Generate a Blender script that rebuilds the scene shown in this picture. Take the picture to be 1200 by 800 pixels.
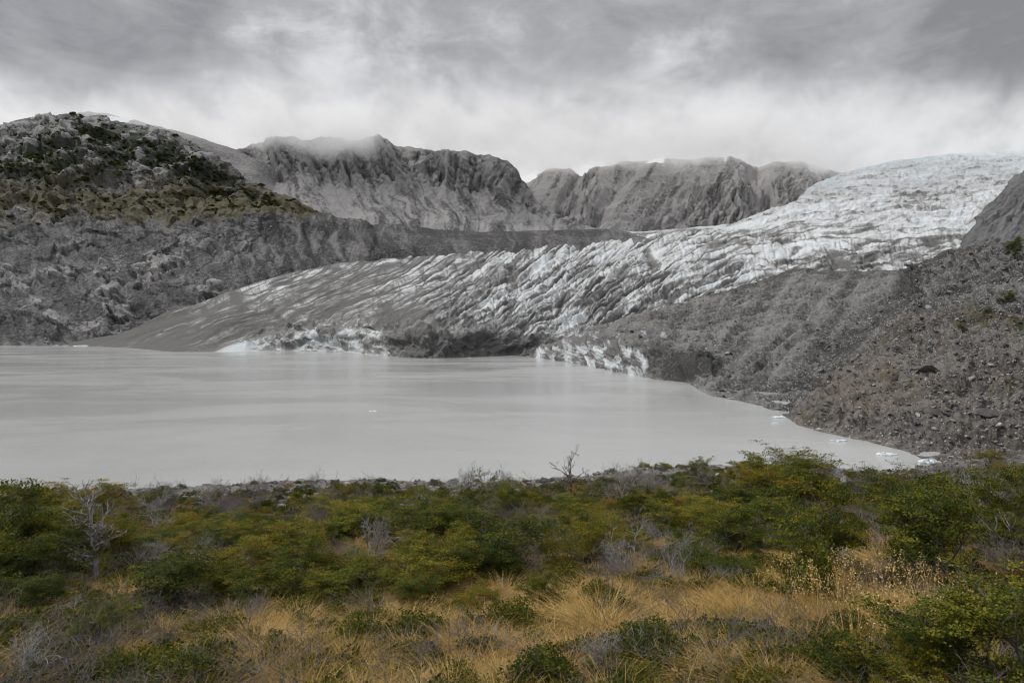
import bpy, math, random
import numpy as np

# ------------------------------------------------------------------ scene, camera, light
S = bpy.context.scene
for o in list(bpy.data.objects):
    bpy.data.objects.remove(o)
COL = S.collection
F = 800.0            # focal length in photo pixels (1200 wide)
CAMZ = 40.0          # eye above the lake, metres
PITCH = math.atan(-15.0 / F)

cam_d = bpy.data.cameras.new("camera")
cam = bpy.data.objects.new("camera", cam_d)
COL.objects.link(cam)
cam_d.lens = 24.0
cam_d.sensor_width = 36.0
cam_d.sensor_fit = 'HORIZONTAL'
cam_d.clip_start = 0.1
cam_d.clip_end = 60000.0
cam.location = (0, 0, CAMZ)
cam.rotation_euler = (math.pi / 2 + PITCH, 0, 0)
S.camera = cam

S.view_settings.view_transform = 'Standard'
S.view_settings.look = 'None'
S.view_settings.exposure = 0.85
S.view_settings.gamma = 1.0
S.cycles.use_denoising = True
S.cycles.filter_width = 1.0
S.cycles.max_bounces = 8
S.cycles.diffuse_bounces = 3
S.cycles.volume_bounces = 6
S.cycles.transparent_max_bounces = 12
S.cycles.volume_step_rate = 1.0
S.cycles.volume_max_steps = 128
S.cycles.sample_clamp_indirect = 6.0

SUN_EL = math.radians(48)
SUN_AZ = math.radians(-75)     # clockwise from +Y (north): from the left
sd = bpy.data.lights.new("sun", 'SUN')
sd.energy = 1.5
sd.angle = math.radians(12)
sd.color = (1.0, 0.98, 0.95)
sun = bpy.data.objects.new("sun", sd)
COL.objects.link(sun)
from mathutils import Vector, Matrix
sdir = Vector((math.sin(SUN_AZ) * math.cos(SUN_EL), math.cos(SUN_AZ) * math.cos(SUN_EL), math.sin(SUN_EL)))
sun.rotation_euler = (-sdir).to_track_quat('-Z', 'Y').to_euler()


# ------------------------------------------------------------------ node helper
class NT:
    def __init__(s, tree):
        s.t = tree
        s.n = tree.nodes
        s.l = tree.links

    def new(s, typ, **kw):
        nd = s.n.new(typ)
        for k, v in kw.items():
            setattr(nd, k, v)
        return nd

    def put(s, sock, v):
        if v is None:
            return
        if isinstance(v, bpy.types.NodeSocket):
            s.l.new(v, sock)
        else:
            if isinstance(v, (tuple, list)) and len(v) == 3 and sock.type == 'RGBA':
                v = (*v, 1.0)
            sock.default_value = v

    def math(s, op, a, b=None, c=None, clamp=False):
        nd = s.new('ShaderNodeMath', operation=op, use_clamp=clamp)
        for i, v in enumerate((a, b, c)):
            s.put(nd.inputs[i], v)
        return nd.outputs[0]

    def vmath(s, op, a, b=None, out=0):
        nd = s.new('ShaderNodeVectorMath', operation=op)
        s.put(nd.inputs[0], a)
        if b is not None:
            if op == 'SCALE':
                s.put(nd.inputs[3], b)
            else:
                s.put(nd.inputs[1], b)
        return nd.outputs[out]

    def noise(s, vec, scale, detail=4, rough=0.55, dist=0.0, out=0):
        nd = s.new('ShaderNodeTexNoise')
        s.put(nd.inputs['Vector'], vec)
        nd.inputs['Scale'].default_value = scale
        nd.inputs['Detail'].default_value = detail
        nd.inputs['Roughness'].default_value = rough
        nd.inputs['Distortion'].default_value = dist
        return nd.outputs[out]

    def voro(s, vec, scale, out='Distance', feature='F1', rnd=1.0):
        nd = s.new('ShaderNodeTexVoronoi', feature=feature)
        s.put(nd.inputs['Vector'], vec)
        nd.inputs['Scale'].default_value = scale
        nd.inputs['Randomness'].default_value = rnd
        return nd.outputs[out]

    def ramp(s, fac, stops, interp='LINEAR'):
        nd = s.new('ShaderNodeValToRGB')
        nd.color_ramp.interpolation = interp
        el = nd.color_ramp.elements
        while len(el) < len(stops):
            el.new(0.5)
        for e, (p, c) in zip(el, stops):
            e.position = p
            e.color = (*c, 1) if isinstance(c, (tuple, list)) else (c, c, c, 1)
        s.put(nd.inputs[0], fac)
        return nd.outputs[0]

    def mr(s, v, a, b, c=0.0, d=1.0, smooth=True):
        nd = s.new('ShaderNodeMapRange')
        nd.interpolation_type = 'SMOOTHSTEP' if smooth else 'LINEAR'
        s.put(nd.inputs[0], v)
        for i, x in enumerate((a, b, c, d)):
            nd.inputs[1 + i].default_value = x
        return nd.outputs[0]

    def mix(s, fac, a, b, mode='MIX'):
        nd = s.new('ShaderNodeMix', data_type='RGBA', blend_type=mode)
        s.put(nd.inputs[0], fac)
        s.put(nd.inputs[6], a)
        s.put(nd.inputs[7], b)
        return nd.outputs[2]

    def attr(s, name, out='Fac'):
        nd = s.new('ShaderNodeAttribute', attribute_name=name)
        return nd.outputs[out]

    def bump(s, h, strength=1.0, dist=1.0, normal=None):
        nd = s.new('ShaderNodeBump')
        nd.inputs['Strength'].default_value = strength
        nd.inputs['Distance'].default_value = dist
        s.put(nd.inputs['Height'], h)
        if normal is not None:
            s.put(nd.inputs['Normal'], normal)
        return nd.outputs[0]

    def sep(s, v):
        nd = s.new('ShaderNodeSeparateXYZ')
        s.put(nd.inputs[0], v)
        return nd.outputs

    def comb(s, x, y, z):
        nd = s.new('ShaderNodeCombineXYZ')
        for i, v in enumerate((x, y, z)):
            s.put(nd.inputs[i], v)
        return nd.outputs[0]


def mat(name):
    m = bpy.data.materials.new(name)
    m.use_nodes = True
    m.node_tree.nodes.clear()
    n = NT(m.node_tree)
    out = n.new('ShaderNodeOutputMaterial')
    return m, n, out


def principled(n, out, color, rough=0.9, normal=None, spec=0.3, **kw):
    b = n.new('ShaderNodeBsdfPrincipled')
    n.put(b.inputs['Base Color'], color)
    n.put(b.inputs['Roughness'], rough)
    n.put(b.inputs['Specular IOR Level'], spec)
    if normal is not None:
        n.put(b.inputs['Normal'], normal)
    for k, v in kw.items():
        n.put(b.inputs[k], v)
    n.l.new(b.outputs[0], out.inputs[0])
    return b


# ------------------------------------------------------------------ world: overcast sky
W = bpy.data.worlds.new("World")
S.world = W
W.use_nodes = True
W.node_tree.nodes.clear()
n = NT(W.node_tree)
sky = n.new('ShaderNodeTexSky', sky_type='NISHITA')
sky.sun_disc = False
sky.sun_elevation = SUN_EL
sky.sun_rotation = SUN_AZ
tc = n.new('ShaderNodeTexCoord')
d = tc.outputs['Generated']
sx, sy, sz = n.sep(d)
zc = n.math('ADD', n.math('MAXIMUM', sz, 0.0), 0.16)
u = n.math('DIVIDE', sx, zc)
v = n.math('DIVIDE', sy, zc)
cv = n.comb(u, v, 0.0)
big = n.noise(cv, 1.1, 5, 0.55, 0.6)
mid = n.noise(n.vmath('ADD', cv, (7.3, 2.1, 0)), 3.2, 6, 0.6, 0.4)
dirn = n.noise(n.vmath('ADD', d, (3.7, 1.9, 0.4)), 5.0, 5, 0.6, 0.5)
val = n.math('ADD', n.math('MULTIPLY', big, 0.55), n.math('MULTIPLY', mid, 0.25))
val = n.math('ADD', val, n.math('MULTIPLY', dirn, 0.35))
val = n.mr(val, 0.42, 0.78, 0.0, 1.0, smooth=False)


def wdir(px, py):
    xc, yc = (px - 600) / F, (400 - py) / F
    v = Vector((xc, 1.0, yc))
    v = Matrix.Rotation(PITCH, 3, 'X') @ v
    return v.normalized()


def spot(px, py, rad, gain, keep=None):
    global val
    dot = n.vmath('DOT_PRODUCT', n.vmath('NORMALIZE', n.vmath('ADD', d, n.vmath('SCALE', n.vmath('SUBTRACT', n.noise(d, 9, 4, 0.6, out=1), (0.5, 0.5, 0.5)), 0.16))), tuple(wdir(px, py)), out=1)
    m = n.mr(dot, math.cos(rad), 1.0, 0.0, gain)
    val = n.math('ADD', val, m)


spot(345, 85, 0.13, 0.40)
spot(815, 125, 0.13, 0.30)
spot(1060, 70, 0.10, 0.25)
spot(1165, 80, 0.16, -0.35)
spot(640, 70, 0.2, -0.10)
spot(60, 60, 0.3, -0.15)
# brighter band low down, where one looks under the deck to far thin cloud
low = n.mr(sz, 0.36, 0.22, 0.0, 0.03)
gap = n.noise(n.vmath('MULTIPLY', d, (1.0, 1.0, 2.2)), 7.0, 6, 0.62, 0.5)
val = n.math('ADD', val, n.math('MULTIPLY', n.math('SUBTRACT', gap, 0.5), 1.35))
val = n.math('ADD', val, low)
cc = n.ramp(val, [(0.0, (1.42, 1.42, 1.45)), (0.5, (2.32, 2.32, 2.36)), (1.0, (4.1, 4.1, 4.14))])
# ramps clamp nothing above 1 in colour, but keep the range explicit
# an overcast sky grows brighter towards the zenith; boosted above the view to add light
zen = n.mr(sz, 0.36, 1.0, 1.0, 3.0)
cc = n.vmath('SCALE', cc, zen)
skyc = n.mix(0.955, sky.outputs[0], cc)
bg = n.new('ShaderNodeBackground')
bg.inputs[1].default_value = 0.1
n.l.new(skyc, bg.inputs[0])
wo = n.new('ShaderNodeOutputWorld')
n.l.new(bg.outputs[0], wo.inputs[0])


# ------------------------------------------------------------------ numpy noise
def _h(ix, iy, iz, seed):
    h = (ix * 374761393 + iy * 668265263 + iz * 2147483647 % 4294967291 + seed * 974634253) & 0xffffffff
    h = ((h ^ (h >> 13)) * 1274126177) & 0xffffffff
    h = ((h ^ (h >> 16)) * 2246822519) & 0xffffffff
    return h ^ (h >> 15)


_g = np.array([[1, 1, 0], [-1, 1, 0], [1, -1, 0], [-1, -1, 0], [1, 0, 1], [-1, 0, 1], [1, 0, -1], [-1, 0, -1],
               [0, 1, 1], [0, -1, 1], [0, 1, -1], [0, -1, -1], [1, 1, 0], [-1, 1, 0], [0, -1, 1], [0, -1, -1]], dtype=np.float32)


def perlin(x, y, z=None, seed=0):
    x = np.asarray(x, dtype=np.float64)
    y = np.asarray(y, dtype=np.float64)
    two = z is None
    z = np.zeros_like(x) if two else np.asarray(z, dtype=np.float64)
    fx, fy, fz = np.floor(x), np.floor(y), np.floor(z)
    ix, iy, iz = fx.astype(np.int64), fy.astype(np.int64), fz.astype(np.int64)
    x, y, z = (x - fx).astype(np.float32), (y - fy).astype(np.float32), (z - fz).astype(np.float32)
    u, v, w = (t * t * t * (t * (t * 6 - 15) + 10) for t in (x, y, z))
    r = 0
    for dz in ((0,) if two else (0, 1)):
        for dy in (0, 1):
            for dx in (0, 1):
                g = _g[_h(ix + dx, iy + dy, iz + dz, seed) & 15]
                dd = g[..., 0] * (x - dx) + g[..., 1] * (y - dy) + g[..., 2] * (z - dz)
                wt = (u if dx else 1 - u) * (v if dy else 1 - v)
                if not two:
                    wt = wt * (w if dz else 1 - w)
                r = r + wt * dd
    return r


def fbm(x, y, z=None, octv=5, gain=0.5, lac=2.03, seed=0, ridged=False):
    a, s, tot = 1.0, 0, 0.0
    for i in range(octv):
        k = lac ** i
        p = perlin(x * k, y * k, None if z is None else z * k, seed + i * 17)
        if ridged:
            p = 1 - np.abs(p) * 2.2
        s = s + a * p
        tot += a
        a *= gain
    return s / tot


def tri(x):
    return np.abs((x * 0.5) % 1.0 - 0.5) * 4 - 1


def spurs(u, v, seed, f=1.0):
    """ribs and V-shaped gullies running down a face: sharp both ways, wandering and of uneven size"""
    w = 1.1 * perlin(u * 0.35, v * 0.22, None, seed) + 0.5 * perlin(u * 0.9, v * 0.7, None, seed + 1)
    a = 0.35 + 0.65 * sstep(perlin(u * 0.45 + 9, v * 0.5, None, seed + 2), -0.35, 0.35)
    return tri(u + w) * a


def facet(u, v, seed, slope=1.0):
    """angular blocks: every cell of an irregular mosaic is a tilted plane; also returns distance to the joint"""
    u = u + 0.25 * perlin(u * 1.3, v * 1.3, None, seed + 5)
    v = v + 0.25 * perlin(u * 1.3 + 7, v * 1.3, None, seed + 6)
    iu, iv = np.floor(u).astype(np.int64), np.floor(v).astype(np.int64)
    best = np.full(u.shape, 1e9)
    sec = np.full(u.shape, 1e9)
    val = np.zeros(u.shape)
    for a in (-1, 0, 1):
        for b in (-1, 0, 1):
            cu, cv = iu + a, iv + b
            r1 = _h(cu, cv, cu * 0 + 1, seed) / 4294967295.0
            r2 = _h(cu, cv, cu * 0 + 2, seed) / 4294967295.0
            r3 = _h(cu, cv, cu * 0 + 3, seed) / 4294967295.0
            r4 = _h(cu, cv, cu * 0 + 4, seed) / 4294967295.0
            r5 = _h(cu, cv, cu * 0 + 5, seed) / 4294967295.0
            du, dv = u - cu - r1, v - cv - r2
            dd = du * du + dv * dv
            hh = slope * (du * (r3 - 0.5) * 2 + dv * (r4 - 0.5) * 2) + (r5 - 0.5)
            m = dd < best
            sec = np.where(m, best, np.minimum(sec, dd))
            val = np.where(m, hh, val)
            best = np.where(m, dd, best)
    return val, np.sqrt(sec) - np.sqrt(best)


def sstep(x, a, b):
    t = np.clip((x - a) / (b - a), 0, 1)
    return t * t * (3 - 2 * t)


# ------------------------------------------------------------------ object helpers
def tag(o, label=None, cat=None, group=None, kind=None):
    if label:
        o['label'] = label
    if cat:
        o['category'] = cat
    if group:
        o['group'] = group
    if kind:
        o['kind'] = kind
    return o


def mesh_np(name, V, Fc, smooth=True, attrs=None, m=None):
    V = np.ascontiguousarray(V, dtype=np.float32).reshape(-1, 3)
    Fc = np.ascontiguousarray(Fc, dtype=np.int32)
    me = bpy.data.meshes.new(name)
    k = Fc.shape[1]
    me.vertices.add(len(V))
    me.vertices.foreach_set('co', V.ravel())
    me.loops.add(Fc.size)
    me.loops.foreach_set('vertex_index', Fc.ravel())
    me.polygons.add(len(Fc))
    me.polygons.foreach_set('loop_start', np.arange(0, Fc.size, k, dtype=np.int32))
    me.polygons.foreach_set('loop_total', np.full(len(Fc), k, dtype=np.int32))
    me.polygons.foreach_set('use_smooth', np.full(len(Fc), smooth, dtype=bool))
    for an, av in (attrs or {}).items():
        a = me.attributes.new(an, 'FLOAT', 'POINT')
        a.data.foreach_set('value', np.ascontiguousarray(av, dtype=np.float32).ravel())
    me.update(calc_edges=True)
    if m:
        me.materials.append(m)
    return me


def link(name, me, parent=None, loc=(0, 0, 0)):
    o = bpy.data.objects.new(name, me)
    COL.objects.link(o)
    o.location = loc
    if parent:
        o.parent = parent
    return o


def grid_faces(nr, nc):
    i = np.arange(nr - 1)[:, None] * nc + np.arange(nc - 1)[None, :]
    return np.stack([i, i + 1, i + nc + 1, i + nc], -1).reshape(-1, 4)


CP, SP = math.cos(PITCH), math.sin(PITCH)


def unproj(px, py, Y):
    xc, yc = (px - 600) / F, (400 - py) / F
    fy = CP - yc * SP
    fz = SP + yc * CP
    k = Y / fy
    return np.stack([xc * k, Y + 0 * xc, CAMZ + fz * k], -1)


def proj(P):
    X, Y, Z = P[..., 0], P[..., 1], P[..., 2] - CAMZ
    dep = Y * CP + Z * SP
    up = -Y * SP + Z * CP
    return 600 + F * X / dep, 400 - F * up / dep, dep


def smooth1(a, w):
    if w < 1:
        return a
    k = np.exp(-0.5 * (np.arange(-3 * w, 3 * w + 1) / w) ** 2)
    k /= k.sum()
    p = np.pad(a, 3 * w, mode='edge')
    return np.convolve(p, k, 'valid')


def pchip(R, segs):
    """R: rows x cols; monotone cubic down the rows, segs[i] samples in gap i."""
    R = np.asarray(R)
    dlt = np.diff(R, axis=0)
    m = np.zeros_like(R)
    m[1:-1] = np.where(dlt[:-1] * dlt[1:] > 0, 2 * dlt[:-1] * dlt[1:] / (dlt[:-1] + dlt[1:] + 1e-12), 0)
    m[0], m[-1] = dlt[0], dlt[-1]
    out = []
    for i, s in enumerate(segs):
        last = i == len(segs) - 1
        t = np.linspace(0, 1, s + 1)[: s + 1 if last else s, None]
        h00, h10 = 2 * t ** 3 - 3 * t ** 2 + 1, t ** 3 - 2 * t ** 2 + t
        h01, h11 = -2 * t ** 3 + 3 * t ** 2, t ** 3 - t ** 2
        out.append(h00 * R[i] + h10 * m[i] + h01 * R[i + 1] + h11 * m[i + 1])
    return np.concatenate(out, 0)


class Loft:
    """Terrain sheet through ridge lines. Each row is a list of (px, py, Y): the bearing and elevation at
    which the line is seen and its distance."""

    def __init__(s, rows, x0, x1, nc, segs, sm=6):
        px = np.linspace(x0, x1, nc)
        PY, LY = [], []
        for r in rows:
            a = np.array(r, dtype=float)
            PY.append(smooth1(np.interp(px, a[:, 0], a[:, 1]), sm))
            LY.append(smooth1(np.log(np.interp(px, a[:, 0], a[:, 2])), sm))
        s.py = pchip(PY, segs)
        s.Y = np.exp(pchip(LY, segs))
        s.px = np.broadcast_to(px, s.py.shape).copy()
        s.row = np.concatenate([np.linspace(i, i + 1, k + 1)[: k + 1 if i == len(segs) - 1 else k] for i, k in enumerate(segs)])[:, None] + 0 * s.px
        s.P = unproj(s.px, s.py, s.Y)
        s.base = s.P.copy()
        s.normals()

    def normals(s):
        P = s.P
        du = np.gradient(P, axis=1)
        dv = np.gradient(P, axis=0)
        N = np.cross(du, dv)
        N /= np.linalg.norm(N, axis=-1, keepdims=True) + 1e-9
        s.N = N

    def disp(s, h, vert=False):
        if vert:
            s.P[..., 2] += h
        else:
            s.P = s.P + s.N * h[..., None]

    def xyz(s):
        return s.P[..., 0], s.P[..., 1], s.P[..., 2]

    def build(s, name, m, attrs=None, smooth=True):
        nr, nc = s.px.shape
        me = mesh_np(name, s.P, grid_faces(nr, nc), smooth, attrs, m)
        s.normals()
        s.ppx, s.ppy, s.dep = proj(s.P)
        return tag(link(name, me), kind='structure')

    def pick(s, px, py):
        """nearest surface point seen at that bearing and elevation"""
        dd = (s.ppx - px) ** 2 + (s.ppy - py) ** 2
        ok = dd < 9
        if not ok.any():
            i = np.argmin(dd)
        else:
            i = np.argmin(np.where(ok, s.dep, 1e9))
        return s.P.reshape(-1, 3)[i], s.N.reshape(-1, 3)[i]


# ------------------------------------------------------------------ terrain materials
def rock_material(name, dark, light, scale=1.0, veg=True, warm=(0.165, 0.138, 0.115), bumpd=1.0, patch=(0.33, 0.325, 0.32)):
    m, n, out = mat(name)
    co = n.new('ShaderNodeTexCoord').outputs['Object']
    a = n.noise(co, 0.012 * scale, 8, 0.62)
    b = n.noise(co, 0.11 * scale, 8, 0.68)
    c = n.noise(co, 0.6 * scale, 5, 0.7)
    st = n.noise(n.vmath('MULTIPLY', co, (1.0, 1.0, 3.2)), 0.05 * scale, 6, 0.65, 1.2)
    f = n.math('ADD', n.math('MULTIPLY', a, 0.4), n.math('MULTIPLY', b, 0.45))
    f = n.math('ADD', f, n.math('MULTIPLY', st, 0.25))
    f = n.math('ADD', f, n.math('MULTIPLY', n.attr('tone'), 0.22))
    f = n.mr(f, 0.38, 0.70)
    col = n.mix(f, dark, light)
    # pale bedrock
    pal = n.attr('pale')
    pf = n.mr(n.math('ADD', pal, n.math('MULTIPLY', n.math('SUBTRACT', b, 0.5), 1.3)), 0.35, 0.65)
    col = n.mix(n.math('MULTIPLY', pf, 0.85), col, n.mix(n.mr(c, 0.35, 0.65), tuple(x * 0.55 for x in patch), patch))
    # loose pale stones
    vd = n.voro(co, 0.33 * scale, 'Color')
    vs = n.sep(vd)[0]
    dist = n.voro(co, 0.33 * scale, 'Distance')
    spk = n.math('MULTIPLY', n.mr(vs, 0.80, 0.86), n.mr(dist, 0.42, 0.25))
    spk = n.math('MULTIPLY', spk, n.attr('stones'))
    col = n.mix(spk, col, (0.42, 0.40, 0.375))
    # warm iron staining
    wf = n.mr(n.math('ADD', n.attr('warm'), n.math('MULTIPLY', n.math('SUBTRACT', b, 0.5), 1.4)), 0.45, 0.85)
    col = n.mix(n.math('MULTIPLY', wf, 0.75), col, warm)
    if veg:
        gv = n.math('ADD', n.math('MULTIPLY', n.noise(co, 0.05 * scale, 7, 0.7), 0.55), n.math('MULTIPLY', n.noise(co, 0.011 * scale, 4, 0.6), 0.5))
        gf = n.mr(n.math('ADD', n.attr('grass'), n.math('MULTIPLY', n.math('SUBTRACT', gv, 0.52), 2.6)), 0.42, 0.66)
        gc = n.mix(n.mr(n.noise(co, 0.03 * scale, 6, 0.7), 0.38, 0.62), (0.066, 0.066, 0.034), (0.105, 0.085, 0.050))
        col = n.mix(n.math('MULTIPLY', gf, 0.9), col, gc)
        sf = n.mr(n.math('ADD', n.attr('scrub'), n.math('MULTIPLY', n.math('SUBTRACT', n.noise(co, 0.035 * scale, 8, 0.7), 0.5), 1.9)), 0.45, 0.60)
        col = n.mix(n.math('MULTIPLY', sf, 0.92), col, n.mix(c, (0.042, 0.048, 0.038), (0.078, 0.086, 0.058)))
    snf = n.mr(n.math('ADD', n.attr('snow'), n.math('MULTIPLY', n.math('SUBTRACT', b, 0.5), 0.7)), 0.45, 0.55)
    col = n.mix(snf, col, (0.80, 0.82, 0.85))
    h = n.math('ADD', n.math('MULTIPLY', b, 3.5), n.math('MULTIPLY', c, 0.9))
    nrm = n.bump(h, 0.9, bumpd / scale * 1.6)
    principled(n, out, col, 0.92, nrm, 0.2)
    return m


M_left = rock_material("left_hillside_rock", (0.044, 0.043, 0.045), (0.165, 0.161, 0.160), 1.0, patch=(0.36, 0.355, 0.35))
M_mid = rock_material("mid_mountain_rock", (0.072, 0.071, 0.073), (0.255, 0.250, 0.247), 0.7)
M_far = rock_material("far_mountain_rock", (0.090, 0.088, 0.089), (0.30, 0.292, 0.286), 0.6)
M_mor = rock_material("moraine_debris", (0.047, 0.046, 0.045), (0.185, 0.181, 0.175), 3.0, patch=(0.30, 0.29, 0.275))
M_right = rock_material("right_cliff_rock", (0.075, 0.074, 0.076), (0.16, 0.157, 0.157), 1.0)


def ice_material():
    m, n, out = mat("glacier_ice")
    co = n.new('ShaderNodeTexCoord').outputs['Object']
    # flow aligned coordinates (flow runs along (0.6, 0.8))
    x, y, z = n.sep(co)
    al = n.math('ADD', n.math('MULTIPLY', x, 0.6), n.math('MULTIPLY', y, 0.8))
    ac = n.math('SUBTRACT', n.math('MULTIPLY', x, 0.8), n.math('MULTIPLY', y, 0.6))
    fl = n.comb(n.math('MULTIPLY', al, 0.22), ac, n.math('MULTIPLY', z, 0.8))
    b = n.noise(fl, 0.05, 8, 0.68, 0.8)
    c = n.noise(co, 0.25, 7, 0.68)
    e = n.noise(fl, 0.012, 5, 0.6, 0.5)
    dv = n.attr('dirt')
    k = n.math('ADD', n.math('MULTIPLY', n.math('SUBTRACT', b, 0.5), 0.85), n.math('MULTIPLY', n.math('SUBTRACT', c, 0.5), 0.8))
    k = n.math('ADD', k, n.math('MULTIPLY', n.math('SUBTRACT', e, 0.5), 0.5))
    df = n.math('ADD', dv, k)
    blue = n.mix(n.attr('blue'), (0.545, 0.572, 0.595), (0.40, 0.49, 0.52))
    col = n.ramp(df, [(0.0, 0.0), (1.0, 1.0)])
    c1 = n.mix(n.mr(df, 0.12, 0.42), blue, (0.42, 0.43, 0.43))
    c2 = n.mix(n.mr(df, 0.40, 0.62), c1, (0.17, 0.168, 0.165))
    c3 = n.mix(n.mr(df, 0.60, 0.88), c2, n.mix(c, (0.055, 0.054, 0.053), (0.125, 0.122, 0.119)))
    h = n.math('ADD', n.math('MULTIPLY', b, 5.0), n.math('MULTIPLY', c, 1.6))
    nrm = n.bump(h, 0.8, 1.0)
    principled(n, out, c3, n.mr(df, 0.2, 0.7, 0.45, 0.95), nrm, 0.35)
    return m


M_ice = ice_material()


def water_material():
    m, n, out = mat("milky_lake_water")
    co = n.new('ShaderNodeTexCoord').outputs['Object']
    a = n.noise(n.vmath('MULTIPLY', co, (1.0, 1.6, 1.0)), 1.1, 4, 0.6)
    b = n.noise(n.vmath('MULTIPLY', co, (0.5, 1.0, 1.0)), 0.012, 5, 0.6, 0.6)
    s = n.noise(n.vmath('MULTIPLY', co, (0.3, 1.0, 1.0)), 0.006, 4, 0.55)
    col = n.mix(s, (0.340, 0.348, 0.338), (0.390, 0.398, 0.388))
    h = n.math('MULTIPLY', a, n.mr(b, 0.35, 0.65, 0.4, 1.0))
    nrm = n.bump(h, 0.6, 0.22)
    principled(n, out, col, n.mr(b, 0.35, 0.65, 0.10, 0.22), nrm, 0.5, IOR=1.33)
    return m


# ------------------------------------------------------------------ lake
LV = []
nn = 40
gx, gy = np.meshgrid(np.linspace(-3200, 2400, nn), np.linspace(-300, 2400, nn))
me = mesh_np("lake", np.stack([gx, gy, 0 * gx], -1), grid_faces(nn, nn), True, None, water_material())
tag(link("lake", me), kind='structure')

# ------------------------------------------------------------------ left hillside
L = Loft([
    [(-80, 413, 1480), (100, 413, 1480), (400, 420, 1400), (720, 420, 1500)],
    [(-80, 404, 1610), (110, 403, 1610), (160, 396, 1650), (300, 360, 1700), (420, 330, 1850), (560, 300, 2100), (720, 288, 2400), (760, 279, 2400), (800, 296, 2400)],
    [(-80, 370, 1760), (60, 365, 1750), (160, 355, 1760), (300, 318, 1850), (430, 292, 2000), (560, 282, 2250), (720, 276, 2500), (760, 279, 2500), (800, 296, 2500)],
    [(-80, 318, 1960), (0, 318, 1950), (150, 312, 1960), (300, 285, 2010), (430, 272, 2180), (560, 274, 2400), (720, 270, 2600), (760, 279, 2600), (800, 296, 2600)],
    [(-80, 272, 2180), (0, 272, 2180), (120, 266, 2180), (220, 258, 2150), (300, 250, 2140), (380, 254, 2220), (450, 264, 2320), (560, 272, 2480), (720, 268, 2680), (760, 279, 2680), (800, 296, 2680)],
    [(-80, 205, 2560), (0, 205, 2560), (90, 205, 2540), (170, 214, 2500), (230, 224, 2420), (290, 236, 2330), (345, 246, 2270), (400, 256, 2300), (450, 266, 2400), (560, 274, 2540), (720, 270, 2750), (760, 279, 2750), (800, 296, 2750)],
    [(-80, 165, 2950), (-20, 155, 2950), (0, 150, 2950), (20, 143, 2940), (45, 136, 2930), (80, 132, 2900), (120, 138, 2860), (150, 146, 2800), (180, 150, 2760), (205, 156, 2720), (225, 166, 2650), (245, 180, 2580), (265, 194, 2520), (290, 211, 2450), (330, 230, 2380), (375, 247, 2340), (410, 258, 2350), (450, 267, 2440), (560, 275, 2580), (720, 271, 2800), (760, 279, 2800), (800, 296, 2800)],
    [(-80, 200, 3400), (80, 170, 3400), (200, 190, 3200), (300, 240, 2800), (400, 275, 2600), (720, 290, 3000), (760, 279, 3000), (800, 296, 3000)],
], -80, 800, 880, [12, 60, 80, 80, 100, 110, 26], sm=4)
x, y, z = L.xyz()
px, py = L.px, L.py
up = sstep(L.row, 3.3, 4.6) * (1 - sstep(px, 300, 420))         # upper rocky mountain
lowr = (1 - sstep(L.row, 3.0, 4.2)) * (1 - sstep(px, 240, 360))  # lower bluffs
scree = 1 - np.clip(up + lowr * 0.8, 0, 1)
om = sstep(fbm(px / 55, py / 38, None, 3, 0.5, seed=2), -0.06, 0.16)
lowr = lowr * (0.18 + 0.82 * om)
N0 = fbm(x / 420, y / 420, z / 300, 4, 0.5, seed=3)
R1 = fbm(x / 190, y / 190, z / 130, 4, 0.42, seed=11, ridged=True) - 0.55
R2 = fbm(x / 60, y / 60, z / 40, 4, 0.5, seed=23)
R3 = fbm(x / 18, y / 18, z / 10, 3, 0.55, seed=29)
gul = fbm(px / 22.0 + (py - 250) / 75.0, py / 160.0, None, 4, 0.55, seed=31)
su, sv = px * 0.9 + py * 0.5, py * 1.25 - px * 0.35       # slabs dip to the right
fa, ea = facet(su / 26, sv / 15, 201)
fb, eb = facet(su / 9, sv / 6, 203)
fc, ec = facet(px / 11, py / 9, 205)
R1 = R1 * 0.6
R2 = R2 * 0.45
blocks = up * (fa * 24 + fb * 9) + lowr * (fa * 18 + fc * 11) + scree * fc * 1.6
spl = spurs((px - (py - 250) * 0.3) / 13, py / 45, 501)
h = blocks + N0 * 50 * up + R1 * (52 * up + 22 * lowr + 5) + R2 * (12 * up + 7 * lowr + 3) + R3 * 2.5 + spl * (9 * scree * (1 - sstep(px, 430, 560)) + 6 * up) + gul * (11 * scree + 6) * (1 - 0.75 * sstep(px, 400, 520))
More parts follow.
